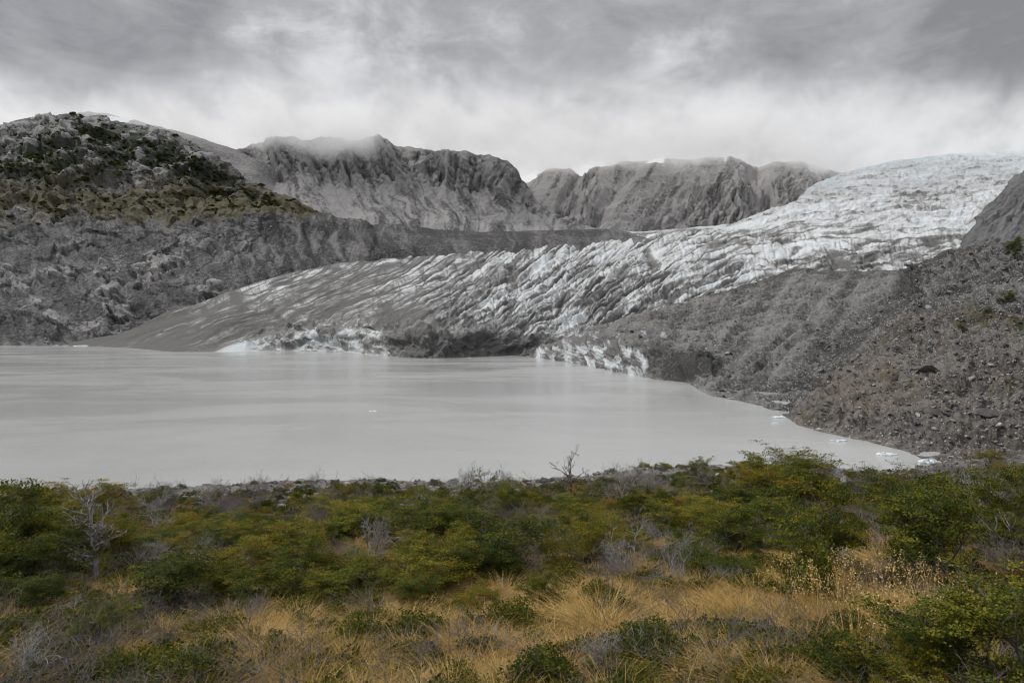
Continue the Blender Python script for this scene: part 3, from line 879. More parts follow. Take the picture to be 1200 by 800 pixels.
MO_att = dict(pale=0.42 * crag + 0.16 * sstep(n1, 0.1, 0.3) + 0.12 * hill, scrub=0 * px,
              grass=0.42 * np.exp(-((px - 1150) / 45) ** 2 - ((py - 372) / 14) ** 2) + 0.3 * np.exp(-((px - 1180) / 40) ** 2 - ((py - 330) / 12) ** 2) + 0.30 * hill * sstep(py, 330, 380),
              warm=0.16 + 0.46 * hill * sstep(py, 335, 390) + 0.2 * np.exp(-((px - 1010) / 90) ** 2 - ((py - 470) / 30) ** 2), stones=1.0 + 0 * px, snow=0 * px,
              tone=(0.9 * rib + 0.06) * (1 - hill) - 0.12 + 0.5 * n4 + 0.9 * fbm(px / 3.2, py / 2.2, None, 3, 0.7, seed=247) + 0.4 * fb * hill + 0.9 * n0 - 3.2 * mound - 0.5 * gully - 0.8 * np.exp(-((px - 1078) / 18) ** 2 - ((py - 330) / 20) ** 2) - 0.7 * sstep(row, 4.4, 4.95) * (1 - hill) - 0.15 * hill, icec=np.maximum(iceF, icep + 0.5 * n1), dirt=dirt_i, blue=0.4 + 0 * px)


# moraine sheet: debris, with bare ice where the buried glacier breaks off into the lake
def moraine_material():
    m = M_mor
    n = NT(m.node_tree)
    out = [q for q in m.node_tree.nodes if q.type == 'OUTPUT_MATERIAL'][0]
    rock = out.inputs[0].links[0].from_socket
    co = n.new('ShaderNodeTexCoord').outputs['Object']
    c = n.noise(co, 0.35, 7, 0.68)
    df = n.math('ADD', n.attr('dirt'), n.math('MULTIPLY', n.math('SUBTRACT', c, 0.5), 1.2))
    c1 = n.mix(n.mr(df, 0.2, 0.5), (0.52, 0.545, 0.55), (0.30, 0.31, 0.315))
    c2 = n.mix(n.mr(df, 0.48, 0.72), c1, (0.075, 0.072, 0.07))
    ice = n.new('ShaderNodeBsdfPrincipled')
    n.put(ice.inputs['Base Color'], c2)
    n.put(ice.inputs['Roughness'], 0.5)
    n.put(ice.inputs['Normal'], n.bump(c, 0.8, 1.6))
    mx = n.new('ShaderNodeMixShader')
    n.put(mx.inputs[0], n.mr(n.attr('icec'), 0.4, 0.6))
    n.l.new(rock, mx.inputs[1])
    n.l.new(ice.outputs[0], mx.inputs[2])
    n.l.new(mx.outputs[0], out.inputs[0])


moraine_material()
MO.build("right_moraine", M_mor, MO_att)


# ------------------------------------------------------------------ foreground rise
CREST = np.array([(-900, 585), (0, 577), (180, 575), (350, 567), (430, 565), (640, 565), (700, 558), (760, 549), (830, 545), (900, 547), (960, 549), (1020, 554), (1070, 551), (1110, 543), (1200, 537), (2100, 530)], float)
YC = 38.0


def zfg(X, Y):
    X, Y = np.asarray(X, float), np.asarray(Y, float)
    Yc = np.maximum(Y, 1.0)
    pxx = 600 + F * X / Yc
    k = (np.interp(pxx, CREST[:, 0], CREST[:, 1]) - 385) / F * YC - (1.7 + 0.19 * YC)
    D = 1.7 + 0.19 * Y + k * sstep(Yc, 4, YC)
    D = D + 0.42 * np.maximum(Y - YC, 0) * sstep(Y, YC - 1, YC + 10)
    hum = 0.20 * fbm(X / 2.1, Y / 2.1, None, 3, 0.5, seed=301) + 0.5 * fbm(X / 8, Y / 8, None, 3, 0.5, seed=303) * sstep(Y, 6, 14) + 0.05 * fbm(X / 0.35, Y / 0.35, None, 2, 0.5, seed=305)
    far = sstep(Y, 24, 40)
    hum = hum * (1 - 0.35 * far) + far * 0.28 * fbm(X / 1.1, Y / 1.1, None, 3, 0.6, seed=307)
    return np.maximum(CAMZ - D + hum, -5.0)


_Ys = np.geomspace(3.0, 60, 900)


def ground_at(px, py):
    """where a sight line meets the foreground"""
    P = unproj(np.full_like(_Ys, px), np.full_like(_Ys, py), _Ys)
    g = zfg(P[:, 0], P[:, 1])
    hit = np.nonzero(P[:, 2] <= g)[0]
    i = hit[0] if len(hit) else int(np.argmin(np.where(_Ys < 42, P[:, 2] - g, 1e9)))
    return float(P[i, 0]), float(P[i, 1]), float(g[i])


na, nr = 520, 460
th = np.radians(np.linspace(-62, 62, na))
rr = np.geomspace(1.4, 260, nr)
TH, RR = np.meshgrid(th, rr)
X, Y = RR * np.sin(TH), RR * np.cos(TH)
Z = zfg(X, Y)
straw_n = fbm(X / 2.2 + 4, Y / 2.2, None, 4, 0.55, seed=311)


def straw_mask(X, Y):
    pxx = 600 + F * np.asarray(X) / np.maximum(Y, 1)
    nz = fbm(np.asarray(X) / 2.2 + 4, np.asarray(Y) / 2.2, None, 4, 0.55, seed=311)
    m = sstep(Y, 16, 9.5) * 0.62 + 1.1 * nz
    m = m + 0.25 * sstep(Y, 12, 7) * np.exp(-((pxx - 760) / 300) ** 2) - 0.30 * sstep(pxx, 330, 60) - 0.22 * sstep(Y, 6.2, 4.8)
    return np.clip(m, 0, 1)


def moss_mask(X, Y):
    return np.clip(0.5 + 1.5 * fbm(np.asarray(X) / 1.6, np.asarray(Y) / 1.6 + 30, None, 4, 0.55, seed=313), 0, 1)


def gravel_mask(X, Y):
    return np.clip(sstep(Y, 20, 36) * 0.95 + 0.7 * fbm(np.asarray(X) / 3.0, np.asarray(Y) / 3.0 + 11, None, 4, 0.55, seed=315), 0, 1)


m, n, out = mat("heath_ground")
co = n.new('ShaderNodeTexCoord').outputs['Object']
a = n.noise(co, 3.0, 6, 0.65)
b = n.noise(co, 22.0, 5, 0.7)
c = n.noise(co, 0.9, 5, 0.6)
col = n.mix(n.mr(b, 0.35, 0.65), (0.030, 0.025, 0.018), (0.085, 0.068, 0.042))
col = n.mix(n.mr(n.math('ADD', n.attr('moss'), n.math('MULTIPLY', n.math('SUBTRACT', a, 0.5), 1.6)), 0.4, 0.7), col, n.mix(n.mr(c, 0.35, 0.65), (0.045, 0.050, 0.014), (0.115, 0.085, 0.022)))
col = n.mix(n.math('MULTIPLY', n.mr(n.math('ADD', n.attr('straw'), n.math('MULTIPLY', n.math('SUBTRACT', b, 0.5), 1.2)), 0.35, 0.75), 0.8), col, n.mix(b, (0.13, 0.095, 0.045), (0.27, 0.20, 0.105)))
gr = n.mix(n.mr(n.noise(co, 6.0, 7, 0.7), 0.35, 0.65), (0.075, 0.072, 0.068), (0.20, 0.193, 0.182))
col = n.mix(n.mr(n.math('ADD', n.attr('gravel'), n.math('MULTIPLY', n.math('SUBTRACT', a, 0.5), 0.9)), 0.5, 0.75), col, gr)
principled(n, out, col, 0.95, n.bump(n.math('ADD', b, n.math('MULTIPLY', a, 1.5)), 0.8, 0.05), 0.15)
M_heath = m
me = mesh_np("heath_ground", np.stack([X, Y, Z], -1), grid_faces(nr, na), True, dict(straw=straw_mask(X, Y), moss=moss_mask(X, Y), gravel=gravel_mask(X, Y)), M_heath)
tag(link("heath_ground", me), kind='structure')


# ------------------------------------------------------------------ plant materials
def leaf_material(name, stops, trans=0.3):
    m, n, out = mat(name)
    t = n.attr('tint')
    r = n.new('ShaderNodeObjectInfo').outputs['Random']
    co = n.new('ShaderNodeTexCoord').outputs['Object']
    nz = n.noise(co, 2.2, 3, 0.6)
    f = n.math('ADD', n.math('ADD', t, 0.0), n.math('MULTIPLY', n.math('SUBTRACT', r, 0.5), 0.24))
    f = n.math('ADD', f, n.math('MULTIPLY', n.math('SUBTRACT', nz, 0.5), 0.5), clamp=True)
    col = n.ramp(f, stops)
    b = n.new('ShaderNodeBsdfPrincipled')
    n.put(b.inputs['Base Color'], col)
    b.inputs['Roughness'].default_value = 0.65
    b.inputs['Specular IOR Level'].default_value = 0.10
    tr = n.new('ShaderNodeBsdfTranslucent')
    n.put(tr.inputs[0], n.mix(0.5, col, (0.09, 0.10, 0.02)))
    mx = n.new('ShaderNodeMixShader')
    mx.inputs[0].default_value = trans
    n.l.new(b.outputs[0], mx.inputs[1])
    n.l.new(tr.outputs[0], mx.inputs[2])
    n.l.new(mx.outputs[0], out.inputs[0])
    return m


M_leaf = leaf_material("beech_leaves", [(0.0, (0.020, 0.033, 0.006)), (0.30, (0.068, 0.088, 0.010)), (0.52, (0.150, 0.152, 0.015)), (0.72, (0.240, 0.185, 0.017)), (0.88, (0.27, 0.150, 0.018)), (1.0, (0.29, 0.115, 0.018))])
M_straw = leaf_material("dry_grass", [(0.0, (0.105, 0.105, 0.022)), (0.25, (0.25, 0.180, 0.058)), (0.6, (0.53, 0.325, 0.110)), (1.0, (0.68, 0.51, 0.25))], 0.2)
M_cush = leaf_material("heath_leaves", [(0.0, (0.026, 0.040, 0.008)), (0.35, (0.070, 0.085, 0.011)), (0.62, (0.165, 0.145, 0.015)), (0.82, (0.27, 0.170, 0.022)), (1.0, (0.32, 0.140, 0.025))])


def bark_material(name, a, b):
    m, n, out = mat(name)
    co = n.new('ShaderNodeTexCoord').outputs['Object']
    f = n.noise(n.vmath('MULTIPLY', co, (1, 1, 0.35)), 28.0, 5, 0.65)
    principled(n, out, n.mix(n.mr(f, 0.35, 0.65), a, b), 0.85, n.bump(f, 0.6, 0.01), 0.2)
    return m


M_bark = bark_material("grey_bark", (0.075, 0.066, 0.058), (0.19, 0.175, 0.16))
M_dead = bark_material("weathered_dead_wood", (0.15, 0.14, 0.135), (0.42, 0.40, 0.385))
M_twig = bark_material("brown_twigs", (0.085, 0.070, 0.062), (0.20, 0.175, 0.165))
RNG = np.random.default_rng(7)
random.seed(7)


# ------------------------------------------------------------------ plant geometry
class Tubes:
    def __init__(s):
        s.V, s.F, s.n = [], [], 0

    def add(s, pts, rad, k=4):
        pts = np.asarray(pts, float)
        t = np.gradient(pts, axis=0)
        t /= np.linalg.norm(t, axis=1, keepdims=True) + 1e-9
        ref = np.array([0.3, 0.9, 0.2])
        a = np.cross(t, ref)
        a /= np.linalg.norm(a, axis=1, keepdims=True) + 1e-9
        b = np.cross(t, a)
        an = np.arange(k) * 2 * math.pi / k
        ring = pts[:, None] + np.asarray(rad)[:, None, None] * (np.cos(an)[None, :, None] * a[:, None] + np.sin(an)[None, :, None] * b[:, None])
        s.V.append(ring.reshape(-1, 3))
        m = len(pts)
        i = np.arange(m - 1)[:, None] * k + np.arange(k)[None, :]
        j = np.arange(m - 1)[:, None] * k + (np.arange(k)[None, :] + 1) % k
        s.F.append((np.stack([i, j, j + k, i + k], -1).reshape(-1, 4)) + s.n)
        s.n += m * k

    def mesh(s, name, m):
        return mesh_np(name, np.concatenate(s.V), np.concatenate(s.F), True, None, m)


def unit(v):
    return v / (np.linalg.norm(v) + 1e-9)


def grow(rng, T, tips, p, d, L, r, depth, kids, wob=0.25, up=0.05, flat=0.6, tipdep=1, nn=5, ratio=0.62):
    pts, rad = [p], [r]
    dd = unit(d)
    for i in range(nn):
        dd = unit(dd + rng.normal(0, wob, 3) + np.array([0, 0, up]))
        p = p + dd * L / nn
        pts.append(p)
        rad.append(r * (1 - 0.8 * (i + 1) / nn) + 0.0012)
    T.add(pts, rad, 5 if depth == 0 else (4 if depth == 1 else 3))
    if depth >= tipdep:
        for i in range(1 if tipdep > 5 else nn - 2, nn + 1, 2):
            tips.append((pts[i], dd, depth))
    if depth < len(kids):
        for c in range(kids[depth]):
            f = rng.uniform(0.25, 1.0)
            q = pts[0] + 0
            x = f * nn
            i = min(int(x), nn - 1)
            q = pts[i] + (pts[i + 1] - pts[i]) * (x - i)
            side = rng.normal(0, 1, 3)
            side[2] *= 1 - flat
            nd = unit(unit(pts[i + 1] - pts[i]) * 0.55 + unit(side) * 0.9 + np.array([0, 0, 0.12]))
            grow(rng, T, tips, q, nd, L * ratio * rng.uniform(0.65, 1.15), rad[i] * 0.6, depth + 1, kids, wob, up, flat, tipdep, nn, ratio)


def leaves(rng, anchors, dirs, per, spread, thick, size, tint, tsd, name, m, vert=0.0, outward=0.0):
    """a flat spray of small leaves round every anchor"""
    A = np.repeat(np.asarray(anchors), per, 0)
    N = len(A)
    tw = np.repeat(rng.normal(0, 0.14, len(anchors)), per)
    off = rng.normal(0, 1, (N, 3)) * np.array([spread, spread, thick])
    P = A + off
    up = rng.normal(0, 0.55, (N, 3)) + np.array([0, 0, 1.0 - vert])
    up /= np.linalg.norm(up, axis=1, keepdims=True)
    d = rng.normal(0, 1, (N, 3)) + np.repeat(np.asarray(dirs), per, 0) * (0.8 + outward)
    d -= up * (d * up).sum(1, keepdims=True)
    d /= np.linalg.norm(d, axis=1, keepdims=True) + 1e-9
    w = np.cross(up, d)
    sz = size * rng.uniform(0.6, 1.3, (N, 1))
    V = np.stack([P, P + d * sz * 0.5 + w * sz * 0.36, P + d * sz - up * sz * 0.12, P + d * sz * 0.5 - w * sz * 0.36], 1)
    F4 = np.arange(N * 4).reshape(N, 4)
    ti = np.clip(tint + tw + rng.normal(0, tsd, N), 0, 1)
    return V.reshape(-1, 3), F4, np.repeat(ti, 4)


def beech(seed, tint, stems=4, kids=(7, 5), spread=0.75, per=44, leaf=0.032, lean=(0, 0), H=1.0, spray=0.060, thick=0.012, straight=0.17):
    rng = np.random.default_rng(seed)
    T, tips = Tubes(), []
    for i in range(stems):
        an = rng.uniform(0, 6.28) if stems > 1 else 0
        sp = spread * rng.uniform(0.35, 1.1)
        d = np.array([math.cos(an) * sp + lean[0], math.sin(an) * sp + lean[1], 1.0])
        p = np.array([math.cos(an), math.sin(an), 0]) * 0.05 * (stems > 1) + np.array([0, 0, -0.05])
        grow(rng, T, tips, p, d, H * rng.uniform(0.75, 1.0), 0.026, 0, kids, straight, 0.03, 0.8)
    V, F4, ti = leaves(rng, [t[0] for t in tips], [t[1] for t in tips], per, spray, thick, leaf, tint, 0.07, "crown", M_leaf)
    z = V[:, 2].max()
    k = 1.0 / z
    tm = T.mesh("trunk", M_bark)
    co = np.concatenate(T.V) * k
    tm.vertices.foreach_set('co', co.astype(np.float32).ravel())
    # leaf tint shifts lighter and yellower towards the crown top
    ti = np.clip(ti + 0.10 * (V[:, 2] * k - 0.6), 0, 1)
    cm = mesh_np("crown", V * k, F4, False, dict(tint=ti), M_leaf)
    return tm, cm


def deadwood(seed, stems=3, kids=(7, 5, 3), spread=0.6, m=None, r=0.022, wob=0.22, lean=(0, 0), ratio=0.6):
    rng = np.random.default_rng(seed)
    T, tips = Tubes(), []
    for i in range(stems):
        an = rng.uniform(0, 6.28)
        sp = spread * rng.uniform(0.3, 1.1)
        grow(rng, T, tips, np.array([math.cos(an) * 0.03, math.sin(an) * 0.03, -0.05]), np.array([math.cos(an) * sp + lean[0], math.sin(an) * sp + lean[1], 1.0]), rng.uniform(0.75, 1.0), r, 0, kids, wob, 0.04, 0.3, 9, 5, ratio)
    V = np.concatenate(T.V)
    k = 1.0 / V[:, 2].max()
    return mesh_np("branches", V * k, np.concatenate(T.F), True, None, m or M_dead)


def blades(rng, N, rad, Lmin, Lmax, width, bend, tint, tsd, seg=3, lean=0.0, out=0.5):
    an = rng.uniform(0, 6.28, N)
    r0 = rad * np.sqrt(rng.uniform(0, 1, N))
    base = np.stack([np.cos(an) * r0, np.sin(an) * r0, 0 * an - 0.02], -1)
    d = np.stack([np.cos(an) * out * (0.2 + r0 / rad) + rng.normal(0, 0.2, N) + lean, np.sin(an) * out * (0.2 + r0 / rad) + rng.normal(0, 0.2, N), np.ones(N)], -1)
    d /= np.linalg.norm(d, axis=1, keepdims=True)
    L = rng.uniform(Lmin, Lmax, N)
    hv = d.copy()
    hv[:, 2] = 0
    hv /= np.linalg.norm(hv, axis=1, keepdims=True) + 1e-6
    side = np.cross(d, np.array([0, 0, 1.0]))
    side = side / (np.linalg.norm(side, axis=1, keepdims=True) + 1e-6)
    side = side * 0.6 + rng.normal(0, 0.5, (N, 3))
    side /= np.linalg.norm(side, axis=1, keepdims=True)
    bd = bend * rng.uniform(0.3, 1.4, N)
    V, Fc = [], []
    for k in range(seg + 1):
        t = k / seg
        c = base + d * (L * t)[:, None] + hv * (bd * L * t * t)[:, None] - np.array([0, 0, 1.0]) * (bd * L * t * t * 0.55)[:, None]
        w = width * (1 - 0.85 * t)
        V += [c - side * w, c + side * w]
    V = np.stack(V, 1)
    ids = np.arange(N)[:, None] * (2 * seg + 2)
    for k in range(seg):
        Fc.append(np.concatenate([ids + 2 * k, ids + 2 * k + 1, ids + 2 * k + 3, ids + 2 * k + 2], 1))
    tips = V[:, -1]
    ti = np.repeat(np.clip(tint + rng.normal(0, tsd, N), 0, 1), 2 * seg + 2)
    return V.reshape(-1, 3), np.concatenate(Fc), ti, tips


def joinvf(parts):
    V, Fc, t, k = [], [], [], 0
    for v, f, ti in parts:
        V.append(v)
        Fc.append(f + k)
        t.append(ti)
        k += len(v)
    return np.concatenate(V), np.concatenate(Fc), np.concatenate(t)


def tussock_mesh(seed, tint=0.55, N=420):
    rng = np.random.default_rng(seed)
    a = blades(rng, N * 2, 0.30, 0.25, 0.95, 0.0034, 0.85, tint, 0.22, out=0.5)[:3]
    b = blades(rng, N, 0.34, 0.15, 0.55, 0.0036, 1.1, tint - 0.2, 0.18, out=1.0)[:3]
    V, Fc, t = joinvf([a, b])
    return mesh_np("blades", V, Fc, False, dict(tint=t), M_straw)


def seedgrass_mesh(seed, N=46):
    rng = np.random.default_rng(seed)
    v, f, t, tips = blades(rng, N, 0.22, 0.65, 1.0, 0.0042, 0.16, 0.62, 0.15, 4, out=0.45)
    b = blades(rng, 130, 0.24, 0.2, 0.55, 0.0045, 0.8, 0.45, 0.18, out=0.8)[:3]
    stalk = joinvf([(v, f, t), b])
    A = np.repeat(tips, 7, 0)
    nA = len(A)
    P = A + rng.normal(0, 1, (nA, 3)) * np.array([0.012, 0.012, 0.035])
    d = rng.normal(0, 1, (nA, 3)) + np.array([0, 0, 0.6])
    d /= np.linalg.norm(d, axis=1, keepdims=True)
    w = np.cross(d, rng.normal(0, 1, (nA, 3)))
    w /= np.linalg.norm(w, axis=1, keepdims=True)
    s = rng.uniform(0.014, 0.03, (nA, 1))
    V = np.stack([P, P + d * s * 0.5 + w * s * 0.4, P + d * s, P + d * s * 0.5 - w * s * 0.4], 1).reshape(-1, 3)
    heads = mesh_np("seed_heads", V, np.arange(nA * 4).reshape(-1, 4), False, dict(tint=np.repeat(np.clip(rng.normal(0.85, 0.12, nA), 0, 1), 4)), M_straw)
    return mesh_np("stalks", stalk[0], stalk[1], False, dict(tint=stalk[2]), M_straw), heads


def cushion_mesh(seed, tint, N=420, hgt=0.7, leaf=0.085, name="foliage"):
    leaf, N = leaf * 0.62, int(N * 1.5)
    """a low mound of short leafy shoots, one unit wide"""
    rng = np.random.default_rng(seed)
    an = rng.uniform(0, 6.28, N)
    el = np.arcsin(rng.uniform(0.0, 1, N))
    rad = 0.5 * rng.uniform(0.55, 1.08, N) * (1 + 0.25 * np.sin(an * 3 + seed) * np.cos(el))
    P = np.stack([np.cos(an) * np.cos(el) * rad, np.sin(an) * np.cos(el) * rad, np.sin(el) * rad * 2 * hgt - 0.02], -1)
    D = P / (np.linalg.norm(P, axis=1, keepdims=True) + 1e-6) + np.array([0, 0, 0.5])
    V, F4, ti = leaves(rng, P, D, 8, 0.040, 0.035, leaf, tint, 0.10, name, M_cush, vert=0.7, outward=1.4)
    return mesh_np(name, V, F4, False, dict(tint=ti), M_cush)


def rock_mesh(seed, cuts=9, sub=2, m=None):
    import bmesh
    rng = np.random.default_rng(seed)
    bm = bmesh.new()
    bmesh.ops.create_icosphere(bm, subdivisions=sub, radius=1.0)
    V = np.array([v.co[:] for v in bm.verts])
    for i in range(cuts):
        nrm = unit(rng.normal(0, 1, 3))
        dd = rng.uniform(0.45, 0.85)
        ex = np.maximum(V @ nrm - dd, 0)
        V = V - ex[:, None] * nrm
    V = V * np.array([1, rng.uniform(0.7, 1.0), rng.uniform(0.5, 0.85)]) + rng.normal(0, 0.02, V.shape)
    for v, c in zip(bm.verts, V):
        v.co = c
    me = bpy.data.meshes.new("boulder")
    bm.to_mesh(me)
    bm.free()
    if m:
        me.materials.append(m)
    return me


def stone_material(name, a, b, sc=1.0):
    m, n, out = mat(name)
    co = n.new('ShaderNodeTexCoord').outputs['Object']
    r = n.new('ShaderNodeObjectInfo').outputs['Random']
    f = n.noise(co, 2.2 * sc, 7, 0.68)
    g = n.noise(co, 9 * sc, 5, 0.7)
    col = n.mix(n.mr(n.math('ADD', n.math('MULTIPLY', f, 0.7), n.math('MULTIPLY', g, 0.3)), 0.35, 0.65), a, b)
    col = n.mix(n.math('MULTIPLY', r, 0.5), col, n.vmath('SCALE', col, 0.55))
    principled(n, out, col, 0.92, n.bump(g, 0.7, 0.12), 0.2)
    return m


M_stone = stone_material("grey_stone", (0.10, 0.097, 0.094), (0.25, 0.243, 0.232))
M_pale = stone_material("pale_stone", (0.21, 0.203, 0.193), (0.42, 0.405, 0.38))
M_darks = stone_material("dark_stone", (0.055, 0.053, 0.052), (0.13, 0.126, 0.12))
M_brn = stone_material("rusty_stone", (0.12, 0.085, 0.06), (0.26, 0.19, 0.135))


# ------------------------------------------------------------------ scattered masses
def scatter(name, pts, rot, scl, sources, idx):
    """a mass too fine to count: copies of a few small meshes over given points"""
    hid = bpy.data.collections.new(name + "_kinds")
    for k, me_ in enumerate(sources):
        so = bpy.data.objects.new("%s_kind_%02d" % (name, k), me_)
        hid.objects.link(so)
    me_ = bpy.data.meshes.new(name)
    pts = np.asarray(pts, np.float32)
    me_.vertices.add(len(pts))
    me_.vertices.foreach_set('co', pts.ravel())
    for an, av, ty in (("rot", rot, 'FLOAT_VECTOR'), ("scl", scl, 'FLOAT_VECTOR')):
        at = me_.attributes.new(an, ty, 'POINT')
        at.data.foreach_set('vector', np.asarray(av, np.float32).ravel())
    at = me_.attributes.new("idx", 'INT', 'POINT')
    at.data.foreach_set('value', np.asarray(idx, np.int32))
    o = link(name, me_)
    ng = bpy.data.node_groups.new(name + "_scatter", 'GeometryNodeTree')
    ng.interface.new_socket("Geometry", in_out='INPUT', socket_type='NodeSocketGeometry')
    ng.interface.new_socket("Geometry", in_out='OUTPUT', socket_type='NodeSocketGeometry')
    gi = ng.nodes.new('NodeGroupInput')
    go = ng.nodes.new('NodeGroupOutput')
    ip = ng.nodes.new('GeometryNodeInstanceOnPoints')
    ci = ng.nodes.new('GeometryNodeCollectionInfo')
    ci.inputs['Collection'].default_value = hid
    ci.inputs['Separate Children'].default_value = True
    ci.inputs['Reset Children'].default_value = True

    def na_(nm, ty):
        q = ng.nodes.new('GeometryNodeInputNamedAttribute')
        q.data_type = ty
        q.inputs['Name'].default_value = nm
        return [t for t in q.outputs if t.enabled and t.name == 'Attribute'][0]
    lk = ng.links.new
    lk(gi.outputs[0], ip.inputs['Points'])
    lk(ci.outputs[0], ip.inputs['Instance'])
    ip.inputs['Pick Instance'].default_value = True
    lk(na_("idx", 'INT'), ip.inputs['Instance Index'])
    lk(na_("rot", 'FLOAT_VECTOR'), ip.inputs['Rotation'])
    lk(na_("scl", 'FLOAT_VECTOR'), ip.inputs['Scale'])
    lk(ip.outputs[0], go.inputs[0])
    md = o.modifiers.new("scatter", 'NODES')
    md.node_group = ng
    return tag(o, kind='stuff')


def rand_ground(N, y0, y1, power=1.0):
    """points spread evenly over the picture between two distances"""
    t = RNG.uniform(0, 1, N)
    Y = 1.0 / (1.0 / y0 + (1.0 / y1 - 1.0 / y0) * t ** power)
    X = RNG.uniform(-1, 1, N) * (0.80 * Y + 1.7)
    return X, Y


def rz(N, tilt=0.15):
    return np.stack([RNG.normal(0, tilt, N), RNG.normal(0, tilt, N), RNG.uniform(0, 6.28, N)], -1)


def tuft(seed, tint, N=34, L0=0.5):
    rng = np.random.default_rng(seed)
    V, Fc, t, _ = blades(rng, N, 0.22, L0, 1.0, 0.013, 0.7, tint, 0.16, 3, out=0.9)
    return mesh_np("tuft", V, Fc, False, dict(tint=t), M_straw)


# dry and green grass blades
X, Y = rand_ground(34000, 3.2, 17, 0.8)
k = RNG.uniform(0, 1, len(X)) < (0.08 + 1.0 * straw_mask(X, Y)) 
X, Y = X[k], Y[k]
nP = len(X)
sc = RNG.uniform(0.10, 0.30, nP)
sc = np.minimum(sc, 0.36)
wet = moss_mask(X, Y)
idx = np.where(RNG.uniform(0, 1, nP) < 0.22 + 0.3 * (wet > 0.62), RNG.integers(0, 2, nP), RNG.integers(2, 6, nP))
scatter("grass", np.stack([X, Y, zfg(X, Y)], -1), rz(nP, 0.2), np.stack([sc, sc, sc * RNG.uniform(0.7, 1.2, nP)], -1), [tuft(1, 0.05), tuft(2, 0.12), tuft(3, 0.40), tuft(4, 0.55), tuft(5, 0.65), tuft(6, 0.5, 24, 0.7)], idx)

# low heath cushions
X, Y = rand_ground(18000, 3.2, 42, 0.9)
mm = moss_mask(X, Y)
stw = straw_mask(X, Y)
k = RNG.uniform(0, 1, len(X)) < np.clip(0.15 + 1.1 * mm - 0.75 * stw - 0.6 * (gravel_mask(X, Y) > 0.5), 0.03, 1)
X, Y = X[k], Y[k]
nP = len(X)
sc = RNG.uniform(0.12, 0.34, nP) * np.clip(0.75 + Y / 28, 0.8, 1.8)
scatter("ground_cover", np.stack([X, Y, zfg(X, Y)], -1), rz(nP, 0.15), np.stack([sc * 1.25, sc * 1.25, sc], -1),
        [cushion_mesh(11, 0.22, 130, 0.55, 0.12), cushion_mesh(12, 0.40, 130, 0.5, 0.12), cushion_mesh(13, 0.55, 130, 0.5, 0.11), cushion_mesh(14, 0.75, 120, 0.45, 0.11), cushion_mesh(15, 0.95, 110, 0.4, 0.10)], RNG.choice(5, nP, p=[0.28, 0.32, 0.24, 0.12, 0.04]))

# bare twiggy undergrowth
X, Y = rand_ground(1500, 4.0, 34, 0.75)
k = RNG.uniform(0, 1, len(X)) < np.clip(0.9 - 0.9 * straw_mask(X, Y), 0.12, 1)
X, Y = X[k], Y[k]
nP = len(X)
sc = RNG.uniform(0.22, 0.5, nP) * np.clip(0.6 + Y / 18, 0.7, 1.8)
scatter("twiggy_undergrowth", np.stack([X, Y, zfg(X, Y)], -1), rz(nP, 0.25), np.stack([sc * 1.2, sc * 1.2, sc], -1),
        [deadwood(21, 5, (6, 4), 1.0, M_twig, 0.012), deadwood(22, 6, (5, 4), 1.2, M_twig, 0.010), deadwood(23, 5, (6, 3), 1.1, M_dead, 0.010)], RNG.choice(3, nP, p=[0.50, 0.40, 0.10]))

# stones along the far edge of the rise
X, Y = rand_ground(9000, 19, 46, 1.0)
k = RNG.uniform(0, 1, len(X)) < sstep(Y, 18, 34) * 0.9 + 0.06
X, Y = X[k], Y[k]
nP = len(X)
sc = np.clip(RNG.lognormal(-2.35, 0.55, nP), 0.03, 0.5)
scatter("gravel", np.stack([X, Y, zfg(X, Y)], -1), rz(nP, 0.5), np.stack([sc * 1.2, sc, sc * 0.8], -1), [rock_mesh(31, 7, 1, M_stone), rock_mesh(32, 7, 1, M_pale), rock_mesh(33, 8, 1, M_darks), rock_mesh(34, 7, 1, M_brn)], RNG.choice(4, nP, p=[0.42, 0.33, 0.17, 0.08]))

# rubble over the right moraine
def sheet_points(LF, N, cond, dens=None):
    nr_, nc_ = LF.px.shape
    w = cond.astype(float)
    if dens is not None:
        w = w * dens
    # even over the picture: weight by the seen size of every cell
    a = np.abs(np.gradient(LF.ppx, axis=1) * np.gradient(LF.ppy, axis=0))
    w = (w * a).ravel()
    w /= w.sum()
    i = RNG.choice(w.size, N, p=w)
    P = LF.P.reshape(-1, 3)[i] + RNG.normal(0, 0.5, (N, 3)) * np.array([1, 1, 0]) * (LF.dep.ravel()[i] / 600)[:, None]
    return P, i


okm = (MO.row > 1.03) & (MO.row < 5.0) & (iceF < 0.3) & (mound < 0.2)
P, i = sheet_points(MO, 17000, okm, 0.55 + 0.45 * hill)
dep = MO.dep.ravel()[i]
sc = np.clip(RNG.lognormal(-1.0, 0.68, len(P)), 0.12, 2.2) * (0.55 + dep / 900)
scatter("moraine_rubble", P, rz(len(P), 0.5), np.stack([sc * 1.2, sc, sc * 0.75], -1), [rock_mesh(41, 7, 1, M_stone), rock_mesh(42, 7, 1, M_pale), rock_mesh(43, 8, 1, M_darks), rock_mesh(44, 8, 1, M_stone), rock_mesh(45, 7, 1, M_brn)], RNG.choice(5, len(P), p=[0.36, 0.14, 0.2, 0.26, 0.04]))
okl = (L.row > 1.0) & (L.row < 4.2)
P, i = sheet_points(L, 7000, okl, np.clip(scree + 0.5 * lowr, 0.1, 1))
sc = np.clip(RNG.lognormal(0.15, 0.5, len(P)), 0.5, 5.0)
